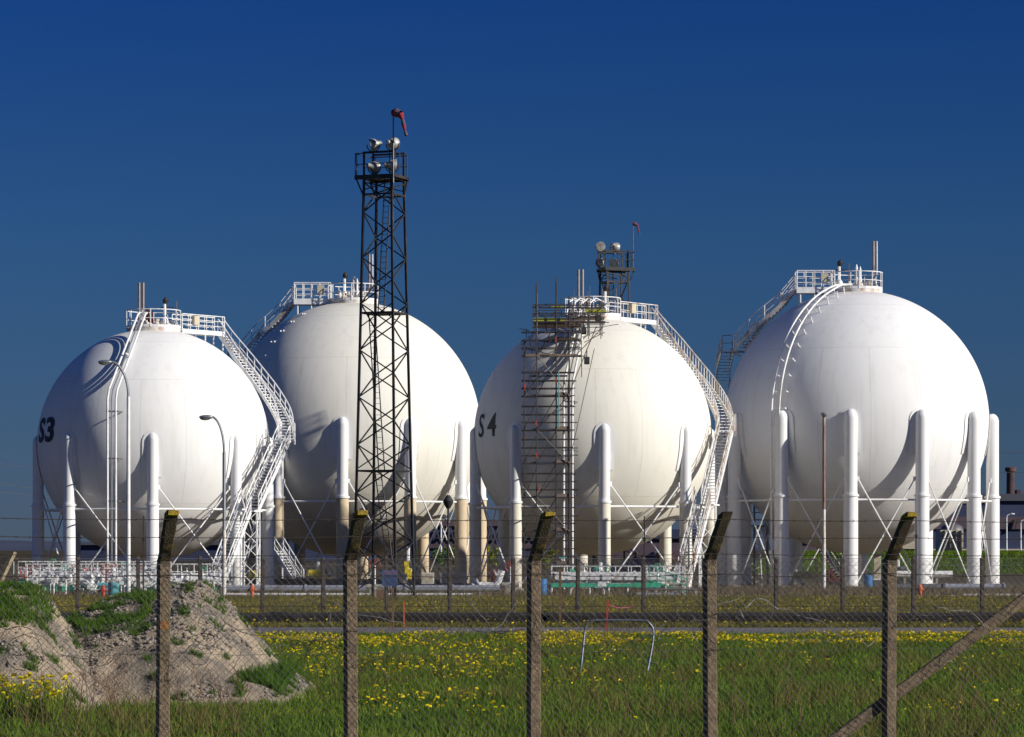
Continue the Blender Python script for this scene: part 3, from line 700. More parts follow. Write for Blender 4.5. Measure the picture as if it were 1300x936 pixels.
def fence_line(u):   # u in 0..6 along the posts
    i = min(int(max(u, 0)), 5); return FP[i].lerp(FP[i+1], u-i)
TOT = sum((FP[i+1]-FP[i]).length for i in range(6))
zt_f = gz(712, 33); sp = .076; r_w = .002
mb = MB(); H = zt_f-.05; e0 = FP[0]; dirf = (FP[-1]-FP[0]).normalized(); off = fn*.075
s = -H
def fpt(s_, z): return e0+dirf*s_+off+Vector((0,0,z))
while s < TOT:
    for sg in (1, -1):
        # diagonal from (s,.05) going up with slope 45 deg to the right or left
        a0_, a1_ = (s, s+H) if sg == 1 else (s+H, s)
        pa = [a0_, .05]; pb = [a1_, zt_f]
        lo, hi = 0., 1.
        for lim, side in ((0, 0), (TOT, 1)):
            dS = pb[0]-pa[0]; tt = (lim-pa[0])/dS
            if 0 < tt < 1:
                if (side == 0) == (dS > 0): lo = max(lo, tt)
                else: hi = min(hi, tt)
        if max(pa[0], pb[0]) <= 0 or min(pa[0], pb[0]) >= TOT: continue
        A = fpt(pa[0]+(pb[0]-pa[0])*lo, pa[1]+(pb[1]-pa[1])*lo); B = fpt(pa[0]+(pb[0]-pa[0])*hi, pa[1]+(pb[1]-pa[1])*hi)
        m = 6; pts = [A.lerp(B, q/m)+fn*(random.uniform(-.006,.006)+sg*.002)+dirf*random.uniform(-.006,.006) for q in range(m+1)]
        mb.path(pts, r_w, 3)
    s += sp
tag(mb.build('wire_mesh', M_['wiregrey']), 'chain-link mesh hung on the near cranked posts', 'fence mesh')
def barbed(mb, pts, r=.0035, barb=.13, n=4):
    pts = [Vector(p) for p in pts]; mb.path(pts, r, n)
    acc = 0
    for a, b in zip(pts, pts[1:]):
        l = (b-a).length; tt = barb-acc
        while tt < l:
            p = a.lerp(b, tt/l)
            for _ in range(2):
                q = Vector((random.uniform(-1,1), random.uniform(-1,1), random.uniform(-1,1))).normalized()*.018
                mb.tube(p-q, p+q, r*.6, 3)
            tt += barb
        acc = (acc+l) % barb
for w_i in range(3):
    mb = MB()
    pts = []
    for i in range(6):
        a, b = ARM[i][w_i], ARM[i+1][w_i]
        for k in range(8): q = k/8; pts.append(a.lerp(b, q)-Vector((0,0,.012*math.sin(PI*q))))
    pts.append(ARM[6][w_i]); barbed(mb, pts)
    tag(mb.build('barbed_wire', M_['wirerust']), ('topmost', 'middle', 'lowest')[w_i]+' of the three barbed strands between the cranked arms', 'barbed wire', 'barbed strands on the near fence')
for z, r_, lab_, c in ((gz(729,33), .0042, 'dark sagging line wire a little below the cranks of the near fence', 'wirerust'), (gz(716,33), .0018, 'thin pale wire along the top edge of the near mesh', 'wirelight'), (gz(826,33), .0024, 'low thin line wire across the near mesh', 'wiregrey')):
    mb = MB(); pts = []
    for k in range(61):
        u = k/10; p = fence_line(u); q = u % 1; pts.append(p+fn*.085+Vector((0,0,z-.03*math.sin(PI*q)+.006*math.sin(k*1.7))))
    (barbed(mb, pts, r_) if r_ > .004 else mb.path(pts, r_, 4))
    tag(mb.build('line_wire', M_[c]), lab_, 'fence wire')
# tangled coil of old barbed wire hanging on the fence
def tangle(u0, u1, zbase, amp, seed, mat, label, loops=True, side=1.):
    rr = random.Random(seed); mb = MB(); u = u0; pts = []; ph = rr.random()*6; z = zbase
    k = 0
    while u < u1:
        p = fence_line(u); ph += rr.uniform(.1,.5)
        zz = zbase+amp*math.sin(ph)+rr.uniform(-.07,.07)
        pts.append(p+fn*(side*(.12+.09*math.sin(ph*1.7)))+Vector((0,0,zz))); u += rr.uniform(.02,.09)
        if loops and rr.random() < .045:
            rad = rr.uniform(.08,.2); ex = rr.uniform(.5,1.3)
            for a in np.linspace(0, 2*PI, 10)[1:]:
                pts.append(p+dirf*(rad*ex*math.sin(a)+rr.uniform(-.02,.02))+fn*(side*(.12+.12*math.sin(a)))+Vector((0,0,zz-rad+rad*math.cos(a))))
    barbed(mb, resample(pts, .06), .003, .09)
    return tag(mb.build('barbed_wire', mat), label, 'barbed wire', 'tangled old barbed wire on the near fence')
tangle(.0, 3.2, gz(815,33), .16, 1, M_['wirerust'], 'dark tangled barbed wire drooping before the mounds')
tangle(2.6, 6., gz(800,33), .14, 2, M_['wiregrey'], 'grey tangled barbed wire drooping before the flower meadow')
tangle(1.0, 5.9, gz(792,33), .22, 5, M_['wirelight'], 'palest loose barbed wire looping low on the near fence', side=1.6)
for k in range(26):
    mb = MB()
    u = random.uniform(.1, 5.9); p = fence_line(u); z = gz(random.uniform(745,845), 33); pts = [p+fn*.1+Vector((0,0,z))]
    for _ in range(6): pts.append(pts[-1]+Vector((random.uniform(-.07,.07), random.uniform(-.03,.03), random.uniform(-.02,-.09))))
    mb.path(resample(pts, .03), .003, 4)
    tag(mb.build('wire_end', M_['wiregrey']), 'short loose wire end dangling from the near mesh', 'loose wire', 'loose wire ends on the near mesh')

# ------------------------------------------------------------------ rear fence
px2 = [-58, 20, 98, 176, 254, 333, 410, 491, 571, 651, 733, 817, 905, 985, 1070, 1159, 1247, 1335]
D2 = 127
desc = {20: 'before the left end of the valve rack', 98: 'between the two mounds', 176: 'over the grassy shoulder of the gravel mound', 254: 'over the crest of the gravel mound', 333: 'right of the gravel mound', 410: 'left of the second cranked post',
        491: 'behind the blue notice', 571: 'at the short black lamp post', 651: 'left of the yellow tipped cranked post', 733: 'at the left part of the green skid', 817: 'at the right part of the green skid', 905: 'hidden behind the cranked post at the S4 stairs', 985: 'under the curved pipe of the rightmost tank', 1070: 'at the second leg of the rightmost tank', 1159: 'at the orange hydrant', 1247: 'near the right edge under the far lamp posts'}
ph = None
for i, px in enumerate(px2):
    zt_ = gz(707+random.uniform(-1,1.5), D2); mb = MB(); n = 10; vs = []; w = .072
    for k in range(n+1):
        for cx, cy in cs: vs.append((cx*w+random.uniform(-.006,.006), cy*w+random.uniform(-.006,.006), zt_*k/n))
    mb._add(vs, [(k*8+j, k*8+(j+1) % 8, (k+1)*8+(j+1) % 8, (k+1)*8+j) for k in range(n) for j in range(8)]+[tuple(n*8+j for j in range(8))])
    o = mb.build('yard_fence_post', M_['oldpost'], None, False, (gx(px, D2), D2, 0)); o.rotation_euler = (0, R(random.uniform(-.8,.8)), R(15))
    tag(o, 'weathered brown post of the rear fence '+desc.get(px, 'just outside the '+('left' if px < 0 else 'right')+' edge'), 'fence post', 'brown posts of the rear fence')
mb = MB(); x0, x1 = gx(-58, D2), gx(1335, D2); H = 2.3; s = x0-H
while s < x1:
    for a, b in (((s,.06), (s+H,H+.06)), ((s+H,.06), (s,H+.06))):
        mb.tube((a[0], D2-.11, a[1]), (b[0], D2-.11, b[1]), .0036, 3, caps=False)
    s += .10
tag(mb.build('yard_fence_mesh', M_['wiregrey']), 'fine chain-link mesh on the brown rear posts', 'fence mesh')
for z, c in ((2.36,'wirelight'), (1.2,'wiregrey'), (.45,'wirerust'), (.08,'wirerust')):
    tag(MB().tube((x0, D2-.12, z), (x1, D2-.12, z), .011 if z != .45 else .016, 4).build('line_wire', M_[c]), {2.36:'pale top wire of the rear fence',1.2:'middle wire of the rear fence',.45:'lower dark wire of the rear fence',.08:'bottom wire of the rear fence at the grass'}[z], 'fence wire')

# ------------------------------------------------------------------ notice on its post
t = empty('notice_board', (gx(498, 107), 107, 0), 'faded blue notice with illegible lines on a thin dark post', 'sign')
MB().bar((.02,0,0), (.02,0,gz(722,107)), .075, .06).build('post', M_['wood'], t)
MB().box((-.08,-.06,gz(734,107)), (.52,.02,.54)).build('board', M_['signblue'], t)
zc_ = gz(734,107); mb = MB(); mr = MB()
random.seed(3)
for r_ in range(8):
    z = zc_+.215-r_*.061
    m = mr if r_ < 2 else mb
    x = -.30+random.uniform(0,.05)
    while x < .13:
        w = random.uniform(.02,.06); m.box((x+w/2,-.073,z), (w,.004,.028)); x += w+.014
mb.build('lettering', M_['signpale'], t); mr.build('red_lettering', M_['signred'], t)
tag(MB().box((gx(483,160),160,.45), (.42,.1,.5)).tube((gx(483,160),160.1,0), (gx(483,160),160.1,.5), .04).build('small_sign_board', M_['wood']), 'small brown board low beside the foot of the tall lattice mast', 'board')

# ------------------------------------------------------------------ pipes and yard equipment
def pipe(pts, r, mat, label, name='pipeline', flanges=(), supports=0, cat='pipeline', group=None):
    t = empty(name, (pts[0][0], pts[0][1], 0), label, cat, group); o = Vector((pts[0][0], pts[0][1], 0))
    P = [Vector(p)-o for p in pts]; 
    MB().path(P, r, 12).build('pipe', mat, t, True)
    if supports:
        for k in range(supports):
            q = P[0].lerp(P[-1], (k+.5)/supports); MB().box((q.x, q.y, (q.z-r)/2), (.18, .5, max(q.z-r, .05))).build('support', M_['conc'], t)
    for f in flanges:
        q = P[0].lerp(P[-1], f); d = (P[-1]-P[0]).normalized(); MB().tube(q-d*.05, q+d*.05, r*1.35, 12).build('flange', mat, t, True)
    return t
DP = 180
pipe([(gx(282,DP),DP,.50), (gx(635,DP),DP,.50)], .19, M_['silver'], 'long thick silver pipe along the ground between the S3 and S4 tanks', flanges=(.12,.3,.46,.66,.83), supports=7)
pipe([(gx(285,178),178,.19), (gx(600,178),178,.19)], .07, M_['white'], 'thin white pipe just in front of the thick silver pipe', supports=6)
pipe([(gx(600,184),184,.62), (gx(628,184),184,.62), (gx(633,184),184,.9), (gx(637,184),184,1.5)], .2, M_['white'], 'white pipe bend with flanges beside the red hand wheels', flanges=(.2,.8))
pipe([(gx(1135,192),192,.42), (gx(1199,192),192,.42)], .21, M_['galvdark'], 'grey section of ground pipe between legs of the rightmost tank', flanges=(.0,.98), supports=2)
pipe([(gx(1199,192.1),192.1,.42), (gx(1276,192.1),192.1,.44)], .21, M_['silver'], 'bright silver capped end of the ground pipe at the right', flanges=(.02,.98), supports=2)
pipe([(gx(1128,236),236,.85), (gx(1209,236),236,.85)], .27, M_['white'], 'white pipe seen behind the legs of the rightmost tank', flanges=(.4,), supports=2)
pipe([(gx(1222,176),176,.16), (gx(1345,176),176,.16)], .1, M_['white'], 'low white pipe running out at the right edge', supports=2)
pipe([(gx(900,178),178,.1), (gx(1120,178),178,.1)], .045, M_['white'], 'thin white pipe lying in the weeds before the rightmost tank')
pipe([(gx(1120,177),177,.12), (gx(1222,177),177,.12)], .05, M_['white'], 'thin white pipe lying in front of the orange hydrant')
pipe([(gx(820,182),182,.42), (gx(896,182),182,.42)], .06, M_['galvdark'], 'dark handrail pipe at the foot of the S4 stairs', supports=3)
pipe([(gx(808,180),180,.14), (gx(862,180),180,.14)], .12, M_['silver'], 'short pale pipe lying before the green skid')

def valve(parent, c, h, mat, wheel, wr=.22, axis=(0,-1,0)):
    c = Vector(c)
    b = MB().lathe([(.16,0), (.16,.06), (.09,.1), (.14,.25), (.14,.4), (.08,.5), (.05,.55), (.04,h)], c, 10).build('valve_body', mat, parent, True)
    w = MB(); top = c+Vector((0,0,h)); ax = Vector(axis).normalized(); u = ax.cross(Vector((0,0,1)) if abs(ax.z) < .9 else Vector((1,0,0))).normalized(); v = ax.cross(u)
    w.path([top+u*(wr*math.cos(a))+v*(wr*math.sin(a)) for a in np.linspace(0, 2*PI, 13)[:-1]], .028, 6, True)
    for a in (0, PI/2): w.tube(top-(u*math.cos(a)+v*math.sin(a))*wr, top+(u*math.cos(a)+v*math.sin(a))*wr, .02, 5)
    w.build('hand_wheel', wheel, b); return b

def skid(px0, px1, D, depth, label, seed, tray_z, white_z, topz, busy=False):
    rr = random.Random(seed); x0, x1 = gx(px0, D), gx(px1, D); W = x1-x0
    t = empty('valve_skid', ((x0+x1)/2, D, 0), label, 'pipework skid', 'white and green pipework skids')
    fr = MB()
    n = int(W/1.1)
    for k in range(n+1):
        x = -W/2+W*k/n
        for y in (-depth/2, depth/2): fr.tube((x,y,0), (x,y,tray_z), .06, 6)
    fr.box((0,0,white_z-.30), (W,depth,.06)); fr.build('skid_frame', M_['rustywhite'], t)
    tr = MB()
    for k in range(int(W/1.6)):
        w = rr.uniform(1.1,1.5) if busy else 1.62; tr.box((-W/2+.8+1.6*k, -depth/2+.1, tray_z), (w,.35,.22+rr.uniform(-.05,.1)))
    tr.build('drip_tray', M_['green'], t)
    h = MB(); rail(h, [(-W/2,-depth/2,white_z-.1), (W/2,-depth/2,white_z-.1)], topz-white_z+.1, .035, (.55,), .75)
    rail(h, [(-W/2,depth/2,white_z-.1), (W/2,depth/2,white_z-.1)], topz-white_z+.1, .035, (.55,), .95); h.build('railing', M_['white'], t)
    for j in range(3):
        MB().tube((-W/2+.2, -depth/2+.3+j*.5, white_z+.0+.12*j), (W/2-.2, -depth/2+.3+j*.5, white_z+.12*j), (.17,.13,.1)[j], 10).build('header_pipe', M_['white'] if j != 1 else M_['silver'], t, True)
    k = 0; x = -W/2+.5
    while x < W/2-.4:
        typ = rr.random(); y = -depth/2+rr.uniform(.1,.6)
        if typ < .55:
            MB().tube((x,y,.1), (x,y,white_z+rr.uniform(.1,.5)), rr.uniform(.05,.1), 8).tube((x-.12,y,white_z-.2), (x+.12,y,white_z-.2), .16, 8).build('branch_pipe', M_['white'] if rr.random() < .75 else M_['silver'], t, True)
        if typ > .35: valve(t, (x+.2,y-.05,white_z-.25), rr.uniform(.65,.95), M_['white'], rr.choice([M_['green'], M_['dark'], M_['red'], M_['galvdark'], M_['white']]), rr.uniform(.13,.22), (rr.uniform(-.4,.4),-1,rr.choice([0,0,1.5])))
        if rr.random() < .4: MB().box((x-.1,y-.1,white_z-.32), (.5,.2,.3)).build('actuator_box', M_['white'], t)
        x += rr.uniform(.28,.5) if busy else rr.uniform(.5,.8)
    mb = MB()
    for k in range(int(W*1.2)):
        x = rr.uniform(-W/2, W/2); y = rr.uniform(-depth/2, depth/2); mb.path([(x,y,.1), (x,y,.5+rr.random()*.4), (x+rr.uniform(-.5,.5),y,.7+rr.random()*.5)], .035, 5)
    mb.build('small_bore_pipework', M_['galvdark'], t, True)
    if busy:
        mb = MB()
        for k in range(int(W*3)):
            x = rr.uniform(-W/2, W/2); y = -depth/2-rr.uniform(0,.5); h_ = rr.uniform(.35,1.0); mb.path([(x,y,.05), (x,y,h_), (x+rr.uniform(-.6,.6),y+.1,h_+rr.uniform(-.1,.1)), (x+rr.uniform(-.6,.6),y+.3,h_+rr.uniform(.1,.6))], rr.choice([.03,.045,.06]), 6)
            if rr.random() < .4: mb.box((x,y,h_), (.25,.2,.22))
        mb.build('sampling_pipework', M_['white'], t)
    return t
skid(38, 292, 186, 2.2, 'long white valve rack with green trays in front of the S3 tank', 5, .42, .98, 1.85, True)
skid(20, 215, 199, 1.6, 'second white pipe rack right under the S3 tank, behind the long one', 12, .6, 1.25, 1.95)
skid(700, 868, 187, 2.0, 'white and bright green skid with panels under the S4 tank', 9, .62, 1.02, 1.72)
# white panels on the S4 skid
mb = MB()
for k in range(10): mb.box((gx(712+k*14.5,185.9),185.85,1.12), (.52,.06,.38))
tag(mb.build('panel_row', M_['white']), 'row of small white panels on the green skid', 'panels')
t = empty('walkway_ramp', (gx(848,184),184,0), 'small green ramp at the right end of the skid under the S4 tank', 'ramp')
MB().bar((-1.1,0,.95), (1.1,0,.2), .6, .08, side=(0,1,0)).build('tread_plate', M_['green'], t); rail(MB(), [(-1.1,-.3,.95), (1.1,-.3,.2)], .8, .03, (.5,), .5).build('railing', M_['green'], t)

def stand(px, D, kind, label, cat, name):
    t = empty(name, (gx(px,D), D, 0), label, cat); return t
# red and dark-red valves, hydrants, drums
for px, D, h, mat, wh, lab_ in ((135,184,1.35,'darkred','red','dark red monitor valve on a turquoise base before the S3 tank'), (648,186,1.5,'white','red','white gate valve with red hand wheel behind the yellow tipped post'),
                            (32,186,1.2,'orange','red','orange red valve at the far left'), (860,190,2.1,'darkred','darkred','tall dark red hand wheel valve at the right of the green skid'), (476,176,1.7,'white','red','valve with pink red wheel left of the notice')):
    t = empty('gate_valve', (gx(px,D), D, .2), lab_, 'valve', 'valves standing in the yard')
    valve(t, (0,0,0), h, M_[mat], M_[wh], .3)
    MB().box((0,0,.1), (.6,.5,.5)).tube((-.5,0,.45), (.5,0,.45), .14, 10).build('valve_base', M_['teal'] if px == 135 else M_['conc'], t)
for px, D, lab_, mat in ((1168,174,'orange hydrant in the weeds before the rightmost tank','orange'), (131,170,'red hydrant behind the gravel mound near the dark valve','red'), (263,172,'red hydrant at the left end of the thick silver pipe','red'), (320,173,'small orange hydrant by the thick silver pipe','orange')):
    t = empty('hydrant', (gx(px,D), D, 0), lab_, 'hydrant', 'hydrants by the pipes')
    MB().lathe([(.16,0), (.16,.05), (.11,.08), (.11,.5), (.16,.55), (.16,.6), (.1,.75), (.02,.82)], n=12).build('barrel', M_[mat], t, True)
    MB().tube((-.25,0,.5), (.25,0,.5), .07, 8).tube((0,-.25,.5), (0,0,.5), .08, 8).build('outlet', M_[mat], t, True)
for px, D, lab_, mat, h in ((1102,212,'blue drum behind the second fence bay under the rightmost tank','blue',1.0), (144,176,'turquoise drum before the S3 tank','teal',.9), (688,186,'blue barrel right of the yellow tipped post','blue',1.0)):
    o = MB().lathe([(.28,0), (.3,.03), (.3,h*.33), (.32,h*.35), (.3,h*.37), (.3,h*.66), (.32,h*.68), (.3,h*.7), (.3,h-.03), (.27,h)], n=18).build('drum', M_[mat], None, True, (gx(px,D), D, 0)); tag(o, lab_, 'drum')

# yellow pumps and clutter below the tan legged tank
def pump(px, D, w, h, mat, label):
    t = empty('pump_unit', (gx(px,D), D, 0), label, 'pump', 'pump units behind the tanks')
    MB().box((0,0,.15), (w*1.3,1.2,.3)).build('bed_plate', M_['dark'], t)
    MB().box((-w*.18,0,.3+h*.3), (w*.6,.8,h*.6)).box((w*.3,-.1,.3+h*.2), (w*.3,.6,h*.4)).box((-w*.18,-.42,.3+h*.3), (w*.4,.04,h*.35)).build('housing', mat, t)
    MB().lathe([(.1,-w*.2), (.2,-w*.19), (.2,w*.19), (.1,w*.2)], (w*.25,-.2,.3+h*.55), 14, (1,0,0)).build('motor', M_['galvdark'], t, True)
    MB().tube((0,0,.3+h*.6), (0,0,.3+h), .14, 8).tube((-w*.6,0,.3+h*.35), (w*.6,0,.3+h*.35), .16, 10).build('pipework', M_['white'], t, True)
    return t
pump(326, 234, 1.1, 1.45, M_['yellow'], 'left yellow pump under the tan legged tank, by the small white stair')
pump(404, 234, 1.5, 1.5, M_['yellow'], 'yellow pump left of the second cranked post')
pump(383, 236, .8, 1.2, M_['yellow'], 'small yellow pump beside the small white stair')
pump(518, 226, .55, 2.6, M_['yellow'], 'narrow upright yellow unit right of the tall mast foot')
pump(762, 199, .7, 1.6, M_['white'], 'white pump with a short stack under the S4 tank')
pump(640, 222, 2.0, 1.7, M_['darkred'], 'dark red pump behind the white pipe bend')
pump(1070, 238, 2.4, 1.6, M_['darkred'], 'dark red machine under the rightmost tank')
pump(845, 222, .5, 2.4, M_['yellow'], 'thin yellow unit at the right end of the green skid')
pump(1140, 250, 1.6, 1.6, M_['dark'], 'dark pump under the right part of the rightmost tank')
t = empty('access_steps', (gx(366,232), 232, 0), 'small white steps up to the pumps under the tan legged tank', 'steps')
stair(t, 'flight', [(-.7,0,2.6), (.9,-1.4,.2)], .9, M_['white']); MB().box((-.9,.5,2.55), (.9,1.2,.1)).tube((-1.2,.9,0), (-1.2,.9,2.5), .06).tube((-.5,.9,0), (-.5,.9,2.5), .06).build('landing', M_['white'], t)
# ladder stand under the rightmost tank
t = empty('ladder_stand', (gx(965,236), 236, 0), 'pale lattice ladder stand with a top platform left of the curved pipe', 'ladder stand')
mb = MB(); H = gz(668,236)
for x, y, x2 in ((-.9,-.5,-.75), (-.9,.5,-.75), (.1,-.5,-.15), (.1,.5,-.15)):
    mb.tube((x,y,0), (x2,y,H), .05, 6)
for k in range(9):
    z = H*k/9; mb.tube((-.9,-.5,z), (.05,-.5,z+H/9), .03, 5); mb.tube((.1,.5,z), (-.85,.5,z+H/9), .03, 5)
mb.build('lattice_frame', M_['white'], t)
mb = MB()
for s_ in (-.3,.3): mb.bar((1.5+s_*.3,-.6+s_,.1), (.1+s_*.3,-.1+s_,H), .06, .12)
for k in range(20): q = k/20; mb.tube((1.5-1.4*q-.09,-.9+.5*q,H*q), (1.5-1.4*q+.09,-.3+.5*q,H*q), .03, 5)
mb.build('ladder', M_['white'], t)
rail(MB().box((-.3,0,H), (1.4,1.2,.1)), [(-1,-.6,H), (.4,-.6,H), (.4,.6,H)], 1.0, .035).build('platform', M_['galvdark'], t)
MB().bar((.3,-.6,H), (1.8,-.6,H-1.1), .06, .7, side=(0,1,0)).build('side_panel', M_['white'], t)
# cream frame trailer
t = empty('pipe_cradle', (gx(1022,226), 226, 0), 'cream steel frame with a ribbed side under the rightmost tank', 'steel frame')
mb = MB()
for x in (-.75,.75):
    for y in (-.4,.4): mb.tube((x*1.25,y,0), (x,y,2.0), .05)
for z in (1.1, 2.0): mb.path([(-.85,-.4,z), (.85,-.4,z), (.85,.4,z), (-.85,.4,z)], .05, 6, True)
mb.build('frame', M_['cream'], t)
mb = MB()
for k in range(9): mb.box((-.8+.2*k,-.45,.85), (.1,.04,.5))
mb.box((0,-.42,.85), (1.8,.03,.5)); mb.build('ribbed_side', M_['cream'], t)
# covered dark pile and round fan behind the S4 skid
mb = MB(); nx, ny = 40, 10; vs = []; fs = []
for j in range(ny+1):
    for i in range(nx+1):
        u = i/nx; v = j/ny; x = -3.6+6.2*u; h = (.35+1.75*u**1.2)*math.sin(PI*min(v*.8+.1, 1))*(1 if u < .85 else (1-u)/.15*.8+.2)
        vs.append((x+.1*noise.noise(Vector((x*2,v*4,0))), -1+2*v, max(0, h+.22*noise.noise(Vector((x*2.2,v*5,3)))+.1*math.sin(x*9))))
for j in range(ny):
    for i in range(nx): a = j*(nx+1)+i; fs.append((a, a+1, a+nx+2, a+nx+1))
mb._add(vs, fs); tag(mb.build('tarpaulin_heap', M_['navy'], None, True, (gx(800,222), 222, .7)), 'dark blue ribbed cover heaped behind the green skid', 'covered heap')
t = empty('cooling_fan', (gx(838,224), 224, 0), 'white round fan ring with a dark red centre behind the green skid', 'fan')
z_ = gz(709,224)
MB().lathe([(.55,-.25), (.62,-.2), (.62,.2), (.5,.25)], (0,0,z_), 20, (0,-1,0)).tube((0,0,0), (0,0,z_-.4), .12).build('ring', M_['white'], t, True)
MB().lathe([(.46,.24), (.46,.27), (.1,.33)], (0,0,z_), 16, (0,-1,0)).build('hub', M_['darkred'], t, True)
t = empty('low_bund_wall', (0,0,0), 'low dark wall round the pumps behind the long silver pipe', 'wall')
MB().box((gx(420,215),215,.35), (17,.25,.7)).build('wall_face', paint('bund_wall_dark', (.05,.055,.075), .85, var=.3)).parent = t
MB().box((gx(350,214.8),214.8,.72), (3.5,.6,.06)).box((gx(390,214.6),214.6,.76), (1.4,.5,.1)).build('coping', M_['conc'], t)
for px, D, w, h, m, lab_ in ((543,200,.8,.7,'white','small white cabinet between two tan legs'), (512,205,.5,.6,'white','small white cabinet right of the notice'), (575,206,1.6,.65,'white','long white cabinet by the short black lamp post'), (1113,224,.5,1.9,'white','tall narrow white cabinet on the second leg of the rightmost tank')):
    t = empty('equipment_cabinet', (gx(px,D), D, 0), lab_, 'cabinet', 'white cabinets in the yard')
    zb_ = .55
    MB().box((0,0,zb_+h/2), (w,.4,h)).build('housing', M_[m], t); MB().box((0,-.21,zb_+h/2), (w*.86,.02,h*.86)).build('door', M_['cream'], t); MB().box((0,0,zb_/2), (w*.7,.3,zb_)).build('stand', M_['galvdark'], t)

# ------------------------------------------------------------------ foreground odds and ends
t = empty('tube_barrier', (gx(787,70), 70, 0), 'bent galvanised tube hoop standing in the meadow', 'tube frame')
D=70; xl, xr = gx(741,D)-gx(787,D), gx(831,D)-gx(787,D); z1 = gz(788,D)
pts = [(xl-.09,-.3,-.1), (xl+.02,-.02,z1-.25), (xl+.06,0,z1-.08), (xl+.2,0,z1), (xr-.3,.1,z1), (xr-.12,.1,z1-.06), (xr-.02,.1,z1-.28), (xr-.12,-.1,z1-.9), (xr-.24,-.3,-.2)]
MB().path(resample(pts, .06), .027, 10).build('hoop', paint('dull_galvanised', (.15,.17,.22), .45, metal=.6), t, True)
mb = MB(); rr = random.Random(2)
for k in range(52): x = xl+.2+(xr-xl-.5)*k/51; mb.tube((x,.04,z1-.02), (x+rr.uniform(-.02,.02),.04,z1-rr.uniform(.12,.26)), .006, 4)
mb.build('wire_remnants', M_['wirerust'], t)
for px, y0_, y1_, D, mat, r_, lab_ in ((770,762,800,107,'red',.045,'red marker stake right of the yellow flowers, with a tape'), (513,764,797,110,'orange',.035,'red marker stake right of the notice'), (711,722,792,117,'wood',.07,'rusty brown post right of the yellow tipped cranked post')):
    o = MB().bar((0,0,0), (0,0,gz(y0_,D)), r_*1.3, r_*1.3).build('marker_stake', M_[mat], None, False, (gx(px,D), D, 0)); tag(o, lab_, 'stake')
    if px == 770: o.rotation_euler.y = R(2.5)
o = MB().path([(gx(772,107),107,gz(768,107)), (gx(785,107),107.2,gz(772,107)), (gx(800,107),107.4,gz(772,107)), (gx(808,107),107.4,gz(768,107))], .018, 5).build('marker_tape', paint('pink_tape', (.35,.08,.12), .6)); tag(o, 'faded pink tape trailing from the red stake', 'tape')
for px, y0_, D, lab_ in ((818,655,172,'thin black pole before the right part of the S4 tank'), (182,655,172,'thin black pole before the S3 tank'), (1163,650,173,'thin black pole before the third leg of the rightmost tank')):
    o = MB().tube((0,0,0), (0,0,gz(y0_,D)), .045, 6, .03).box((0,0,gz(y0_,D)*.72), (.14,.1,.2)).build('thin_pole', M_['black'], None, False, (gx(px,D), D, 0)); tag(o, lab_, 'pole', 'thin black poles in the yard')
# timber rail at far left
o = MB().bar((gx(4,125),125,gz(708,125)), (gx(17,125),125.3,gz(702,125)+.1), .1, .1).build('x', M_['wood']); bpy.data.objects.remove(o)
o = MB().bar((0,0,0), (.42,.2,.72), .12, .12).build('leaning_timber', M_['cream'], None, False, (gx(3,124),124,1.75)); 
bpy.data.objects.remove(o)
o = MB().bar((0,0,0), (1.15,.5,2.62), .12, .12).build('leaning_timber', paint('pale_timber', (.36,.29,.17), .8, var=.25, scale=8), None, False, (gx(-20,126.2),126.2,0)); tag(o, 'pale timber leaning on the rear fence at the left edge', 'timber')

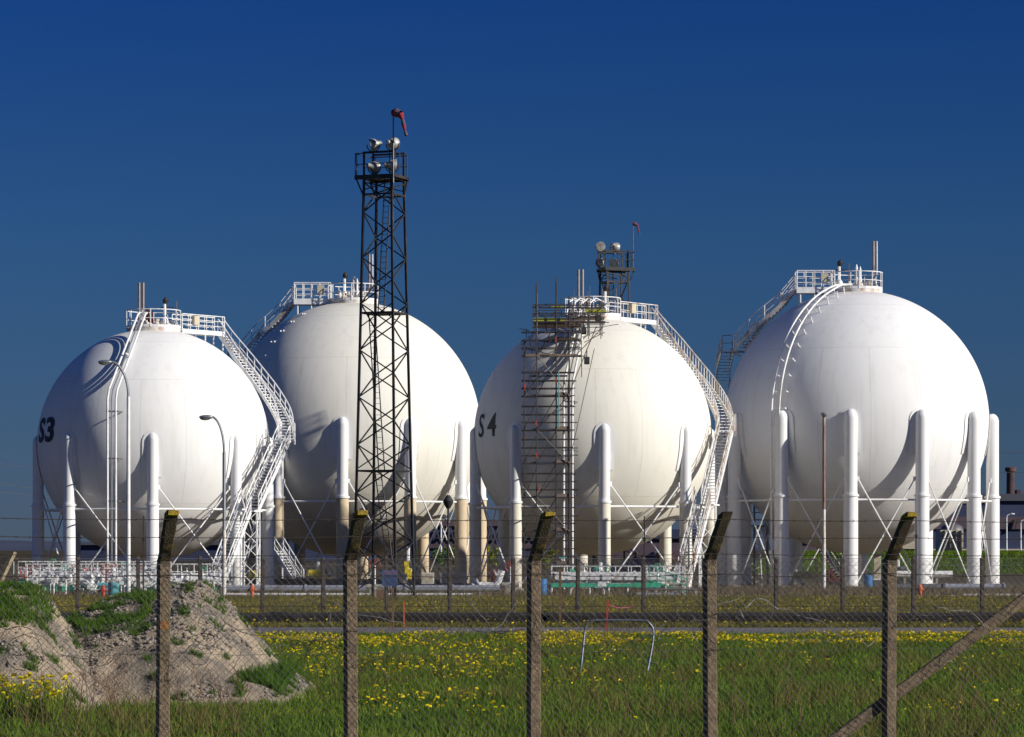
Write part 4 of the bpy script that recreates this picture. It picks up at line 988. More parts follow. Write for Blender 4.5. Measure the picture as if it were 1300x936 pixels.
# ------------------------------------------------------------------ ground
def ground_mat():
    m, nt, b = new_mat('ground_soil_grass'); N = nt.nodes; Lk = nt.links
    g = N.new('ShaderNodeNewGeometry'); sp_ = N.new('ShaderNodeSeparateXYZ'); Lk.new(g.outputs['Position'], sp_.inputs[0])
    n0 = N.new('ShaderNodeTexNoise'); n0.inputs['Scale'].default_value = .12; n0.inputs['Detail'].default_value = 8; n0.inputs['Roughness'].default_value = .7; Lk.new(g.outputs['Position'], n0.inputs[0])
    n1 = N.new('ShaderNodeTexNoise'); n1.inputs['Scale'].default_value = 2.3; n1.inputs['Detail'].default_value = 8; n1.inputs['Roughness'].default_value = .75; Lk.new(g.outputs['Position'], n1.inputs[0])
    ad = N.new('ShaderNodeMath'); ad.operation = 'MULTIPLY_ADD'; Lk.new(n0.outputs['Fac'], ad.inputs[0]); ad.inputs[1].default_value = 26; Lk.new(sp_.outputs[1], ad.inputs[2])
    mr_ = N.new('ShaderNodeMapRange'); mr_.inputs[1].default_value = 40; mr_.inputs[2].default_value = 440; Lk.new(ad.outputs[0], mr_.inputs[0])
    cr = N.new('ShaderNodeValToRGB'); Lk.new(mr_.outputs[0], cr.inputs[0]); e = cr.color_ramp.elements
    e[0].position = 0; e[0].color = (.055,.085,.018,1); e[1].position = 1; e[1].color = (.06,.05,.03,1)
    for p, c in ((.14,(.065,.09,.018)), (.2,(.10,.085,.035)), (.27,(.14,.13,.035)), (.36,(.14,.125,.04)), (.42,(.20,.16,.11)), (.6,(.10,.085,.055))):
        q = e.new(p); q.color = (*c, 1)
    mx = N.new('ShaderNodeMix'); mx.data_type = 'RGBA'; mx.blend_type = 'MULTIPLY'; mx.inputs[0].default_value = 1
    r2 = N.new('ShaderNodeMapRange'); r2.inputs[1].default_value = .3; r2.inputs[2].default_value = .7; r2.inputs[3].default_value = .45; r2.inputs[4].default_value = 1.5; Lk.new(n1.outputs['Fac'], r2.inputs[0])
    cb = N.new('ShaderNodeCombineColor'); 
    for i in range(3): Lk.new(r2.outputs[0], cb.inputs[i])
    Lk.new(cr.outputs[0], mx.inputs[6]); Lk.new(cb.outputs[0], mx.inputs[7]); Lk.new(mx.outputs[2], b.inputs['Base Color']); b.inputs['Roughness'].default_value = 1; b.inputs['Specular IOR Level'].default_value = .1
    bp = N.new('ShaderNodeBump'); bp.inputs['Strength'].default_value = .9; bp.inputs['Distance'].default_value = .12; Lk.new(n1.outputs['Fac'], bp.inputs['Height']); Lk.new(bp.outputs[0], b.inputs['Normal'])
    return m
GM = ground_mat()
mb = MB(); mb._add([(-9000,-60,0), (9000,-60,0), (9000,9000,0), (-9000,9000,0)], [(0,1,2,3)]); tag(mb.build('ground', GM), 'flat rough ground of grass and bare soil', None, kind='structure')
roadm = paint('worn_asphalt', (.13,.12,.135), .95, var=.22, scale=1.2, dirt=(.20,.17,.13), dirt_amt=.35, dirt_scale=(.25,.9,1), bump=.3, bscale=12)
mb = MB(); nseg = 60; vs = []; fs = []
for i in range(nseg+1):
    x = -60+120*i/nseg; w = .5*noise.noise(Vector((x*.3,0,0))); vs += [(x, 102.2+w+ -.02*x, .012), (x, 110.5+.5*noise.noise(Vector((x*.3,5,0)))-.02*x, .012)]
for i in range(nseg): fs.append((2*i, 2*i+2, 2*i+3, 2*i+1))
mb._add(vs, fs); tag(mb.build('road', roadm), 'worn grey service road across the view', None, kind='structure')
mb = MB(); vs = []; fs = []
for i in range(41):
    x = -22+17.5*i/40; w = .6*noise.noise(Vector((x*.6,2,0))); vs += [(x, 94.5+w, .008), (x, 99.4+.6*noise.noise(Vector((x*.6,8,0))), .008)]
for i in range(40): fs.append((2*i, 2*i+2, 2*i+3, 2*i+1))
mb._add(vs, fs); tag(mb.build('gravel_path', paint('pale_gravel', (.36,.33,.29), .95, var=.3, scale=12, bump=.5)), 'pale gravel strip between the road and the flowers', None, kind='structure')
# low dark retaining edge before the rear fence
mb = MB(); n = 70; vs = []; fs = []
for i in range(n+1):
    x = -28+56*i/n; h = .36+.05*noise.noise(Vector((x*1.3,0,0))); j = .12*noise.noise(Vector((x*2,4,0)))
    vs += [(x,117.2+j,-.05), (x,117.25+j,h*.75), (x,117.5,h), (x,118.4,h+.02), (x,121.5,-.02)]
for i in range(n):
    for k in range(4): a = i*5+k; fs.append((a, a+5, a+6, a+1))
mb._add(vs, fs); tag(mb.build('retaining_edge', paint('tarry_bank', (.014,.011,.010), .95, var=.4, scale=2, bump=.6)), 'low black tarry edge running along in front of the rear fence', 'low wall')
# grass bank far right
mb = MB(); vs = []; fs = []; nx, ny = 120, 14
for i in range(nx+1):
    x = 26+150*i/nx
    for j in range(ny+1):
        y = 345+90*j/ny; u = min(1, max(0, (y-352)/42)); h = 2.35*(u*u*(3-2*u))*min(1, (x-26)/9)
        if y > 415: h *= max(0, (435-y)/20)
        vs.append((x, y, h+.12*noise.noise(Vector((x*.3,y*.1,0)))-.1))
for i in range(nx):
    for j in range(ny): a = i*(ny+1)+j; fs.append((a, a+ny+1, a+ny+2, a+1))
bankm = paint('bank_grass', (.035,.075,.012), .95, var=.45, scale=1.1, dirt=(.09,.10,.03), dirt_amt=.25, dirt_scale=(.2,.2,.2), bump=.8, bscale=4)
mb._add(vs, fs); tag(mb.build('grass_bank', bankm, None, True), 'long green bank behind the rightmost tank', None, kind='structure')

# ------------------------------------------------------------------ mounds
DA, DB = 57.0, 61.0
def interp(p, xs_, zs_): return float(np.interp(p, xs_, zs_))
def hA(x, y):
    p = 650+x*F/DA; z = interp(p, [-420,-260,-120,-40,20,50,78,100,125,150], [0,1.0,1.9,2.05,2.06,1.98,1.5,1.0,.45,0])
    u = (y-DA)/(4.6 if y < DA else 3.4); return z*max(0, math.cos(min(abs(u),1)*PI/2))**.9
def hB(x, y):
    p = 650+x*F/DB; z = interp(p, [40,70,98,130,185,215,240,262,288,320,360,398], [0,.75,1.5,1.75,1.86,2.02,2.12,2.08,1.76,1.15,.5,0])
    u = (y-DB)/(5.6 if y < DB else 4.); return z*max(0, math.cos(min(abs(u),1)*PI/2))**.9
def hN(x, y, f, z=0): return noise.noise(Vector((x*f, y*f, z)))
def moundH(x, y): 
    a, b = hA(x,y), hB(x,y); h = max(a, b)
    return h+(.12*hN(x,y,1.3)+.07*hN(x,y,3.6)+.03*hN(x,y,9))*min(1, h*3)
def sand_mat():
    m, nt, b = new_mat('sandy_spoil'); N = nt.nodes; Lk = nt.links; g = N.new('ShaderNodeNewGeometry')
    n0 = N.new('ShaderNodeTexNoise'); n0.inputs['Scale'].default_value = 1.1; n0.inputs['Detail'].default_value = 7; Lk.new(g.outputs['Position'], n0.inputs[0])
    vo = N.new('ShaderNodeTexVoronoi'); vo.inputs['Scale'].default_value = 17; Lk.new(g.outputs['Position'], vo.inputs[0])
    n2 = N.new('ShaderNodeTexNoise'); n2.inputs['Scale'].default_value = 26; n2.inputs['Detail'].default_value = 6; Lk.new(g.outputs['Position'], n2.inputs[0])
    cr = N.new('ShaderNodeValToRGB'); e = cr.color_ramp.elements; e[0].position = .38; e[0].color = (.20,.17,.135,1); e[1].position = .56; e[1].color = (.39,.31,.225,1); Lk.new(n0.outputs['Fac'], cr.inputs[0])
    mx = N.new('ShaderNodeMix'); mx.data_type = 'RGBA'; mx.blend_type = 'MULTIPLY'; mx.inputs[0].default_value = 1
    r2 = N.new('ShaderNodeMapRange'); r2.inputs[1].default_value = .3; r2.inputs[2].default_value = .7; r2.inputs[3].default_value = .6; r2.inputs[4].default_value = 1.25; Lk.new(n2.outputs['Fac'], r2.inputs[0])
    cb = N.new('ShaderNodeCombineColor'); [Lk.new(r2.outputs[0], cb.inputs[i]) for i in range(3)]
    Lk.new(cr.outputs[0], mx.inputs[6]); Lk.new(cb.outputs[0], mx.inputs[7]); Lk.new(mx.outputs[2], b.inputs['Base Color']); b.inputs['Roughness'].default_value = 1; b.inputs['Specular IOR Level'].default_value = .15
    bp = N.new('ShaderNodeBump'); bp.inputs['Strength'].default_value = .8; bp.inputs['Distance'].default_value = .04; Lk.new(n2.outputs['Fac'], bp.inputs['Height']); Lk.new(bp.outputs[0], b.inputs['Normal'])
    return m
SM = sand_mat()
def mound(hf, x0, x1, y0, y1, label, st=.09):
    nx, ny = int((x1-x0)/st), int((y1-y0)/st); vs = []; fs = []
    for i in range(nx+1):
        for j in range(ny+1):
            x = x0+(x1-x0)*i/nx; y = y0+(y1-y0)*j/ny; h = hf(x,y); vs.append((x,y,h+(.12*hN(x,y,1.3)+.07*hN(x,y,3.6)+.03*hN(x,y,9))*min(1,h*3)-.03))
    for i in range(nx):
        for j in range(ny): a = i*(ny+1)+j; fs.append((a, a+ny+1, a+ny+2, a+1))
    mb = MB(); mb._add(vs, fs); return tag(mb.build('dirt_mound', SM, None, True), label, 'dirt mound', 'spoil mounds behind the near fence')
mound(hA, -15.6, -6.9, 52.2, 60.6, 'sandy mound at the left edge with green grass on its top')
mound(hB, -9.5, -3.3, 55.2, 65.2, 'taller gravelly mound behind the first cranked post')

# ------------------------------------------------------------------ stones, grass, flowers (mass vegetation)
def np_mesh(name, V, Fc, mat, label, nverts=3):
    me = bpy.data.meshes.new(name); V = np.asarray(V, dtype=np.float32); Fc = np.asarray(Fc, dtype=np.int32)
    me.vertices.add(len(V)); me.vertices.foreach_set('co', V.ravel()); k = Fc.shape[1]
    me.loops.add(Fc.size); me.loops.foreach_set('vertex_index', Fc.ravel()); me.polygons.add(len(Fc))
    me.polygons.foreach_set('loop_start', np.arange(0, Fc.size, k, dtype=np.int32)); me.update(calc_edges=True)
    me.materials.append(mat); o = bpy.data.objects.new(name, me); COL.objects.link(o)
    return tag(o, label, None, kind='stuff')
def veg_mat(name, c1, c2, c3, scale=.8):
    m, nt, b = new_mat(name); N = nt.nodes; Lk = nt.links; g = N.new('ShaderNodeNewGeometry')
    n0 = N.new('ShaderNodeTexNoise'); n0.inputs['Scale'].default_value = scale; n0.inputs['Detail'].default_value = 6; n0.inputs['Roughness'].default_value = .7; Lk.new(g.outputs['Position'], n0.inputs[0])
    cr = N.new('ShaderNodeValToRGB'); e = cr.color_ramp.elements; e[0].position = .34; e[0].color = (*c1,1); e[1].position = .68; e[1].color = (*c3,1); q = e.new(.5); q.color = (*c2,1); Lk.new(n0.outputs['Fac'], cr.inputs[0])
    rn = N.new('ShaderNodeMix'); rn.data_type = 'RGBA'; rn.blend_type = 'MULTIPLY'; rn.inputs[0].default_value = 1
    mr_ = N.new('ShaderNodeMapRange'); mr_.inputs[3].default_value = .55; mr_.inputs[4].default_value = 1.45; Lk.new(g.outputs['Random Per Island'], mr_.inputs[0])
    cb = N.new('ShaderNodeCombineColor'); [Lk.new(mr_.outputs[0], cb.inputs[i]) for i in range(3)]
    Lk.new(cr.outputs[0], rn.inputs[6]); Lk.new(cb.outputs[0], rn.inputs[7]); Lk.new(rn.outputs[2], b.inputs['Base Color'])
    b.inputs['Roughness'].default_value = .8; b.inputs['Specular IOR Level'].default_value = .2
    tr = N.new('ShaderNodeBsdfTranslucent'); Lk.new(rn.outputs[2], tr.inputs[0]); ms = N.new('ShaderNodeMixShader'); ms.inputs[0].default_value = .3
    Lk.new(b.outputs[0], ms.inputs[1]); Lk.new(tr.outputs[0], ms.inputs[2]); Lk.new(ms.outputs[0], N['Material Output'].inputs[0])
    return m
def blades(P, hmin, hmax, w, lean=.35, per=4):
    """P: (n,3) roots -> triangles"""
    n = len(P)*per; Q = np.repeat(P, per, 0)+np.c_[rng.normal(0, w*2.2, (n, 2)), np.zeros(n)]
    a = rng.uniform(0, PI, n); h = rng.uniform(hmin, hmax, n); d = np.c_[np.cos(a), np.sin(a), np.zeros(n)]*w[:, None] if isinstance(w, np.ndarray) else np.c_[np.cos(a), np.sin(a), np.zeros(n)]*w
    t = Q+np.c_[rng.normal(0, lean, n)*h, rng.normal(0, lean, n)*h, h]
    V = np.stack([Q-d, Q+d, t], 1).reshape(-1, 3); return V, np.arange(3*n).reshape(-1, 3)
def wedge(n, y0, y1, mg=1.12, power=1.):
    y = y0+(y1-y0)*rng.uniform(0, 1, n)**power; x = rng.uniform(-1, 1, n)*y*.162*mg; return x, y
def nz(x, y, f, s=0): return np.array([noise.noise(Vector((a*f, b*f, s))) for a, b in zip(x, y)])
G1 = veg_mat('meadow_grass', (.07,.135,.010), (.115,.20,.013), (.17,.215,.02), .35)
G2 = veg_mat('olive_weeds', (.08,.08,.02), (.15,.14,.028), (.23,.18,.05), .5)
G3 = veg_mat('dry_weeds', (.12,.09,.055), (.21,.16,.10), (.14,.13,.05), .5)
FL = veg_mat('yellow_petals', (.70,.55,.01), (.80,.66,.01), (.78,.60,.01), 2.)
MG = veg_mat('mound_grass', (.045,.11,.008), (.08,.17,.012), (.12,.18,.02), 1.5)

x, y = wedge(62000, 43, 101.5, power=.9); k = nz(x, y, .35)
keep = ~((x > -22) & (x < -4.6) & (y > 94.5) & (y < 99.2)); x, y, k = x[keep], y[keep], k[keep]
V, Fc = blades(np.c_[x, y, np.zeros(len(x))], .05, .17, .012, per=4); np_mesh('meadow_grass', V, Fc, G1, 'short green meadow grass behind the near fence')
x, y = wedge(9000, 43, 97); k = nz(x, y, .25, 9); s_ = k > .08; x, y = x[s_], y[s_]
V, Fc = blades(np.c_[x, y, np.zeros(len(x))], .2, .5, .01, .45, per=4); np_mesh('tall_dry_grass', V, Fc, G2, 'taller olive weeds scattered in the meadow')
x, y = wedge(40000, 110.8, 117.0, 1.1); V1, F1 = blades(np.c_[x, y, np.zeros(len(x))][:9000], .03, .12, .02, per=3); np_mesh('verge_weeds', V1, F1, G2, 'weeds on the verge beyond the road')
x, y = wedge(46000, 118.5, 172, 1.1, 1.); k = nz(x, y, .16, 4); V, Fc = blades(np.c_[x, y, np.zeros(len(x))], .12, .38, .024, .45, per=3); np_mesh('yard_weeds', V, Fc, G2, 'olive weeds between the rear fence and the pipes')
x, y = wedge(16000, 172, 206, 1.1); s_ = (x > 11)|(rng.random(len(x)) < .25); x, y = x[s_], y[s_]; V, Fc = blades(np.c_[x, y, np.zeros(len(x))], .2, .6, .03, .5, per=3); np_mesh('dry_scrub', V, Fc, G3, 'dry brown scrub round the feet of the rightmost tank')
x = rng.uniform(27, 100, 16000); y = rng.uniform(352, 396, 16000); u = np.clip((y-352)/42, 0, 1); V, Fc = blades(np.c_[x, y, 2.35*u*u*(3-2*u)*np.minimum(1, (x-26)/9)-.12], .2, .5, .06, .4, per=3); np_mesh('bank_grass_blades', V, Fc, G1, 'grass growing on the far green bank')

def petals(P, r, n=5):
    """small faceted flower heads: two crossed quads"""
    m = len(P); V = []; a = rng.uniform(0, PI, m); rr = r*rng.uniform(.6, 1.3, m)
    d = np.c_[np.cos(a), np.sin(a), rng.uniform(-.3,.3,m)]*rr[:, None]; u = np.c_[rng.uniform(-.3,.3,m), rng.uniform(-.5,.2,m), np.full(m,.8)]*rr[:, None]; e = np.c_[-np.sin(a), np.cos(a), np.zeros(m)]*rr[:, None]
    A = np.stack([P-d-u*.5, P+d-u*.5, P+d*.8+u*.6, P-d*.8+u*.6], 1).reshape(-1, 3); B = np.stack([P-d, P-e, P+d, P+e], 1).reshape(-1, 3)
    V = np.concatenate([A, B]); return V, np.arange(len(V)).reshape(-1, 4)
def flower_field(n, y0, y1, f, thr, r, zlo, zhi, label, xf=None, seed=0):
    x, y = wedge(n, y0, y1); k = nz(x, y, f, seed); s_ = k > thr
    if xf is not None: s_ &= xf(x, y)
    x, y = x[s_], y[s_]; P = np.c_[x, y, rng.uniform(zlo, zhi, len(x))]; V, Fc = petals(P, r); np_mesh('yellow_flowers', V, Fc, FL, label)
    V, Fc = blades(np.c_[x, y, np.zeros(len(x))][::2], zlo, zhi, .012, .15, per=3); np_mesh('flower_stems', V, Fc, G1, 'stems of the '+label)
flower_field(10500, 88, 101.3, .3, -.02, .042, .06, .17, 'yellow flowers in the strip before the road', seed=1)
flower_field(5200, 50, 90, .3, .22, .032, .08, .3, 'yellow flowers dotted through the near meadow', xf=lambda x, y: x > -4.2*(y/61), seed=2)
flower_field(6500, 64, 92, .5, -.02, .036, .1, .32, 'dense yellow flower patch right of the gravel mound', xf=lambda x, y: (x/y > -.078) & (x/y < .005), seed=3)
flower_field(26000, 119, 173, .25, -.12, .036, .08, .24, 'small yellow flowers between rear fence and pipes', seed=4)
flower_field(700, 111, 117, .4, .0, .035, .05, .2, 'yellow flowers along the tarry edge', seed=6)
x = rng.uniform(-8.9,-7.2,260); y = rng.uniform(50,52.2,260); P = np.c_[x, y, rng.uniform(.25,.75,260)]; V, Fc = petals(P, .045); np_mesh('yellow_flowers', V, Fc, FL, 'clump of yellow flowers in the bottom left corner')
V, Fc = blades(np.c_[x, y, np.zeros(260)], .3, .75, .012, .2, per=5); np_mesh('flower_stems', V, Fc, G1, 'stems of the bottom left flower clump')

# grass on the mounds, stones on the mounds
def on_mounds(n, cond):
    x = rng.uniform(-12.5,-3.4,n); y = rng.uniform(52.3,65,n); out = []
    for a, b in zip(x, y):
        h = moundH(a, b)
        if h < .12: continue
        if cond(a, b, h): out.append((a, b, h-.03))
    return np.array(out)
def gc(a, b, h):
    p = 650+a*F/b; k = noise.noise(Vector((a*.9, b*.9, 2))); k2 = noise.noise(Vector((a*3, b*3, 7)))
    if p < 65 and hA(a, b) > 1.45: return k*.6+k2*.9 > -.12                       # lawn on the left crest
    if 92 < p < 215 and hB(a, b) > 1.25 and b > 57: return k*.6+k2*1.1 > .02+(p-92)*.0022   # grassy shoulder
    return k*.5+k2*.9 > .3
P = on_mounds(60000, gc); V, Fc = blades(P, .04, .15, .009, .5, per=5); np_mesh('mound_grass', V, Fc, MG, 'bright green grass growing on the mounds')
x = rng.uniform(-6.4,-4.2,9000); y = rng.uniform(57,66,9000); P = []
for a, b in zip(x, y):
    h = moundH(a, b)
    if h < .5 and a*F/b+650 > 285: P.append((a, b, max(h-.03, 0)))
V, Fc = blades(np.array(P), .08, .26, .011, .5, per=4); np_mesh('mound_grass', V, Fc, MG, 'green weeds at the right foot of the gravel mound')
def stones(P, r0, r1, mat, label, name='rubble'):
    base = np.array([(-1,-.8,-.5), (1,-.9,-.5), (.9,1,-.5), (-1,.9,-.5), (-.7,-.6,.5), (.6,-.7,.65), (.7,.6,.5), (-.6,.7,.6)]); fc = np.array([(0,3,2,1), (4,5,6,7), (0,1,5,4), (1,2,6,5), (2,3,7,6), (3,0,4,7)])
    V = []; Fq = []
    for i, p in enumerate(P):
        r = r0+(r1-r0)*rng.random()**2.5; q = base*rng.uniform(.6,1.3,(8,3))*r; a = rng.uniform(0, 2*PI); c, s_ = math.cos(a), math.sin(a)
        q = q @ np.array([[c,-s_,0],[s_,c,0],[0,0,1]]); V.append(q+p+np.array([0,0,r*.2])); Fq.append(fc+8*i)
    np_mesh(name, np.concatenate(V), np.concatenate(Fq), mat, label)
ST = veg_mat('rubble_stone', (.20,.17,.145), (.32,.28,.24), (.46,.43,.39), 3.)
P = on_mounds(42000, lambda a, b, h: (lambda p: (noise.noise(Vector((a*1.1,b*1.1,5))) > (-.25 if (130 < p < 300 and h > .95) else .2)))(650+a*F/b))
stones(P, .01, .042, ST, 'broken stones and gravel over the mounds')
P = on_mounds(12000, lambda a, b, h: True); stones(P, .006, .02, ST, 'fine grit over the mounds', 'grit')

# dry twigs before the mounds
mb = MB()
for k in range(46):
    px = random.choice([random.uniform(0,380), random.uniform(740,1290)]); D = random.uniform(46,52); p = Vector((gx(px,D), D, 0)); d = Vector((random.uniform(-.25,.25), random.uniform(-.1,.1), 1)); pts = [p]
    for _ in range(7): d += Vector((random.uniform(-.25,.25), random.uniform(-.1,.1), 0)); pts.append(pts[-1]+d*random.uniform(.08,.15))
    mb.path(pts, [.009*(1-i/9) for i in range(len(pts))], 4)
    for q in pts[3:]:
        mb.tube(q, q+Vector((random.uniform(-.2,.2), 0, random.uniform(.05,.2))), .004, 3)
tag(mb.build('dry_weed_stalks', M_['wood']), 'dry brown weed stalks standing behind the near mesh', None, kind='stuff')

# ------------------------------------------------------------------ trees behind
def small_tree(px, D, h, label, mat, seed):
    rr = random.Random(seed); t = empty('sapling_tree', (gx(px,D), D, 0), label, 'tree', 'saplings beyond the tanks')
    mb = MB().path([(0,0,0), (.05,0,h*.3), (-.05,.05,h*.6), (.1,0,h*.85)], [.09,.07,.05,.02], 6)
    tips = []
    for k in range(9):
        z = h*rr.uniform(.35,.8); a = rr.uniform(0,2*PI); l = rr.uniform(.5,1.3)*h*.25; e = Vector((l*math.cos(a), l*math.sin(a), z+l*rr.uniform(.3,.9))); mb.path([(0,0,z), e*.6+Vector((0,0,z*.4+.1)), e], [.03,.02,.01], 5); tips.append(e)
    mb.build('trunk', M_['bark'], t)
    n = 900; c = np.array([tips[i % 9] for i in range(n)])+np.random.default_rng(seed).normal(0, h*.085, (n,3)); c[:,2] += .1
    r3 = np.random.default_rng(seed+1); u = r3.normal(0,.07,(n,3)); v = r3.normal(0,.07,(n,3)); V = np.stack([c-u, c+v, c+u, c-v], 1).reshape(-1,3)
    me = bpy.data.meshes.new('crown'); me.from_pydata(V.tolist(), [], np.arange(4*n).reshape(-1,4).tolist()); me.materials.append(mat); o = bpy.data.objects.new('crown', me); COL.objects.link(o); o.parent = t
LV = veg_mat('yellow_green_leaves', (.10,.16,.015), (.26,.28,.03), (.36,.34,.04), .8); LV2 = veg_mat('green_leaves', (.04,.10,.02), (.07,.15,.03), (.18,.22,.03), .8)
for i, (px, D, h, m, lab_) in enumerate(((529,330,2.4,LV2,'green sapling just right of the tall mast foot'), (557,330,2.6,LV2,'green sapling between the tan legs, left one'), (570,335,2.6,LV,'yellow green sapling beside the short black lamp post'), (583,330,2.5,LV2,'green sapling just left of the S4 tank leg'), (628,320,2.8,LV,'yellow green sapling left of the sunlit S4 leg'), (641,322,2.7,LV,'yellow green sapling against the sunlit S4 leg'), (692,320,2.5,LV,'yellow green sapling behind the scaffold foot'))):
    small_tree(px, D, h, lab_, m, 20+i)

# ------------------------------------------------------------------ plant buildings, chimney, hills
def bx(name, px0, px1, y0, y1, D, depth, mat, parent, org):
    x0, x1 = gx(px0,D), gx(px1,D); z0, z1 = gz(y1,D), gz(y0,D); z0 = max(z0, 0)
    return MB().box(Vector(((x0+x1)/2, D+depth/2, (z0+z1)/2))-org, (x1-x0, depth, z1-z0)).build(name, mat, parent)
t = empty('industrial_building', (gx(1230,900), 900, 0), 'large dark blue plant with a brown red chimney at the right edge', 'factory', 'dark plant buildings on the skyline'); o = Vector((gx(1230,900),900,0))
bx('wall', 1180, 1420, 636, 712, 900, 60, M_['navy'], t, o); rf = bx('roof', 1178, 1422, 627, 636, 899, 64, M_['greyclad'], t, o)
bx('cladding_band', 1180, 1420, 656, 672, 899.4, .55, M_['mauve'], t, o); bx('cladding_band', 1180, 1420, 697, 699, 899.4, .55, M_['cream'], t, o)
mb = MB()
for px in (1262, 1289, 1316):
    a = at(px, 671, 898.6)-o; b = at(px+4, 658, 898.6)-o; mb.bar(a, b, .6, .25)
mb.build('sloping_conveyor', M_['brick'], t)
c0 = at(1283, 630, 915)-o; hc = gz(594,915)-gz(630,915)
MB().lathe([(1.25,-1), (1.15,hc*.86), (1.6,hc*.87), (1.65,hc), (1.2,hc+.2)], c0, 20).build('chimney', M_['brick'], t, True)
bx('roof_vent', 1291, 1296, 622, 628, 905, 4, M_['brick'], t, o)
t = empty('industrial_building', (gx(1100,880), 880, 0), 'long low mauve and cream sheds behind the rightmost tank', 'factory', 'dark plant buildings on the skyline'); o = Vector((gx(1100,880),880,0))
bx('wall', 1000, 1178, 688, 712, 880, 40, M_['mauve'], t, o); bx('wall', 1120, 1178, 684, 697, 878, 2, M_['cream'], t, o); bx('roof', 1000, 1178, 685, 688, 879, 44, M_['greyclad'], t, o)
t = empty('storage_shed', (gx(1208,700), 700, 0), 'cream louvred shed seen between two legs of the rightmost tank', 'shed'); o = Vector((gx(1208,700),700,0))
bx('wall', 1194, 1223, 673, 712, 700, 8, M_['cream'], t, o)
mb = MB()
for k in range(4): mb.box(Vector((gx(1199+k*7,699.8),699.8,gz(688,700)))-o, (.3,.3,5))
for k in range(3): mb.box(Vector((gx(1208.5,699.7),699.7,gz(678+k*9,700)))-o, (5,.25,.25))
mb.build('louvre', M_['dark'], t); MB().lathe([(2.6,0), (2.2,.9), (1.2,1.4), (.1,1.6)], Vector((gx(1208.5,704),704,gz(673.3,704)))-o, 16).build('roof', M_['galvdark'], t, True)
t = empty('industrial_building', (gx(700,900), 900, 0), 'dark blue plant with a mauve top, seen under the S4 tank', 'factory', 'dark plant buildings on the skyline'); o = Vector((gx(700,900),900,0))
bx('wall', 545, 700, 668, 712, 900, 50, M_['navy'], t, o); bx('roof', 543, 702, 660, 668, 899, 54, M_['mauve'], t, o); bx('cladding_band', 545, 700, 688, 696, 899.3, .6, M_['mauve'], t, o)
mb = MB()
for px in range(550, 700, 9):
    a = at(px, 686, 898.5)-o; b = at(px+4, 669, 898.5)-o; c = at(px+8, 686, 898.5)-o; mb.bar(a, b, .35, .3); mb.bar(b, c, .35, .3)
mb.build('roof_truss', M_['greyclad'], t)
t = empty('industrial_building', (gx(820,860), 860, 0), 'mauve shed with a dark blue gable behind the S4 stair foot', 'factory', 'dark plant buildings on the skyline'); o = Vector((gx(820,860),860,0))
bx('wall', 770, 930, 684, 712, 860, 40, M_['mauve'], t, o); bx('roof', 768, 932, 672, 684, 859, 44, M_['navy'], t, o)
mb = MB(); vs = []; fs = []; n = 120
for i in range(n+1):
    px = -700+1400*i/n; D = 5200; h = 11+ 6*noise.noise(Vector((i*.09,0,0)))+2*noise.noise(Vector((i*.4,3,0)))
    h *= 1.1 if px < 500 else max(0, 1.1-(px-500)/180); h = max(h, .5)+3
    x = gx(px, D); vs += [(x, D-300, -1), (x, D, h), (x*1.08, D+500, h*.9), (x*1.1, D+900, -1)]
for i in range(n):
    for k in range(3): a = i*4+k; fs.append((a, a+4, a+5, a+1))
mb._add(vs, fs); tag(mb.build('hills', paint('far_hills', (.035,.045,.085), .9, var=.2, scale=.004), None, True), 'low dark blue hills on the left horizon', None, kind='structure')
# sheds and stored pipes seen low on the left, dark in the distance
t = empty('industrial_building', (gx(120,640), 640, 0), 'low navy sheds on the skyline under the S3 tank', 'factory', 'dark plant buildings on the skyline'); o = Vector((gx(120,640),640,0))
bx('wall', 96, 300, 692, 712, 640, 30, M_['navy'], t, o); bx('roof', 95, 301, 689.5, 692, 639, 34, M_['greyclad'], t, o); bx('wall', 300, 470, 686, 712, 660, 30, M_['navy'], t, o)
# power lines
for k, (yl, yr, D) in enumerate(((582,606,500), (604,632,500), (628,640,500))):
    a = at(-160, yl-14, D); b = at(60, yr-9, D+60); c = at(300, yr+26, D+140); pts = resample([a, b, c], 6)
    tag(MB().path(pts, .035, 4).build('power_line', M_['galvdark']), ('highest', 'middle', 'lowest')[k]+' of the thin cables crossing the sky left of the S3 tank', 'power line', 'power lines at the left')
for k, (yl, yr) in enumerate(((570,574), (598,596))):
    pts = resample([at(1150, yl+2, 520), at(1280, (yl+yr)/2+3, 520), at(1480, yr, 520)], 6)
    tag(MB().path(pts, .035, 4).build('power_line', M_['galvdark']), ('upper', 'lower')[k]+' thin cable crossing the sky right of the rightmost tank', 'power line', 'power lines at the right')

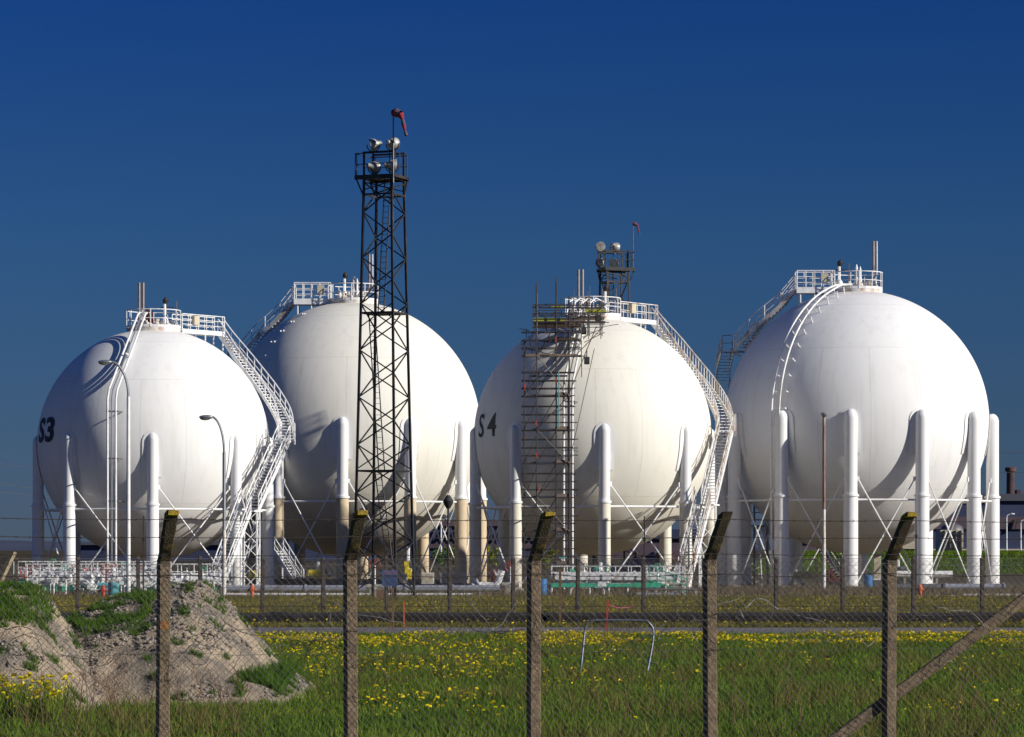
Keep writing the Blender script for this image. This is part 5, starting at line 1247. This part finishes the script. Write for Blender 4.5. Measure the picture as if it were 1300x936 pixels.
# ------------------------------------------------------------------ camera, light, sky
cam = bpy.data.cameras.new('camera'); co = bpy.data.objects.new('camera', cam); COL.objects.link(co); S.camera = co
co.location = (0,0,CAMZ); co.rotation_euler = (PI/2,0,0); cam.sensor_width = 36; cam.lens = 36*F/1300; cam.shift_y = (HZ-468)/1300
cam.clip_start = .5; cam.clip_end = 20000
SUN_AZ, SUN_EL = 66.5, 24.
sd = Vector((math.sin(R(SUN_AZ))*math.cos(R(SUN_EL)), -math.cos(R(SUN_AZ))*math.cos(R(SUN_EL)), math.sin(R(SUN_EL))))
ld = bpy.data.lights.new('sun', 'SUN'); ld.energy = 4.5; ld.angle = R(.53); ld.color = (1,.95,.86)
lo = bpy.data.objects.new('sun', ld); COL.objects.link(lo); lo.rotation_euler = sd.to_track_quat('Z', 'Y').to_euler(); lo.location = (40,-20,60)
w = bpy.data.worlds.new('World'); S.world = w; w.use_nodes = True; nt = w.node_tree; N = nt.nodes; Lk = nt.links; bg = N['Background']
sky = N.new('ShaderNodeTexSky'); sky.sky_type = 'NISHITA'; sky.sun_disc = False; sky.sun_elevation = R(SUN_EL); sky.sun_rotation = math.atan2(sd.x, sd.y)
sky.altitude = 0; sky.air_density = 1.; sky.dust_density = 0.; sky.ozone_density = 6.
# deep polarised blue: the balance of the sky shifts with height above the horizon, as through a polarising filter; stops above the frame brightened to add fill on the tanks
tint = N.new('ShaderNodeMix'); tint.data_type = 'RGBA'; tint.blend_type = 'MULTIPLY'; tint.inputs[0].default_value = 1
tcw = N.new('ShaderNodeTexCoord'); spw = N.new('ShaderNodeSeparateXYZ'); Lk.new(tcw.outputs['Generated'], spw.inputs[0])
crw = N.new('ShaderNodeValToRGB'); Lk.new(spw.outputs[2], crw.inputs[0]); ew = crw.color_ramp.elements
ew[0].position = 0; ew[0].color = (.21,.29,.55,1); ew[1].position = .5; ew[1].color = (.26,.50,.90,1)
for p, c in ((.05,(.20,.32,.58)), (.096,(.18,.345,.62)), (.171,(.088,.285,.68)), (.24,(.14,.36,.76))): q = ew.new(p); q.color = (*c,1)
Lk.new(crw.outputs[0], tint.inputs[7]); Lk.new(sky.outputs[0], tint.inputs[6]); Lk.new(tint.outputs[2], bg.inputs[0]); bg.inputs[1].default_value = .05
S.view_settings.view_transform = 'Standard'; S.view_settings.look = 'None'; S.view_settings.exposure = .18; S.view_settings.gamma = 1
S.render.engine = 'CYCLES'; S.cycles.max_bounces = 6; S.cycles.transparent_max_bounces = 4
S.cycles.use_denoising = True
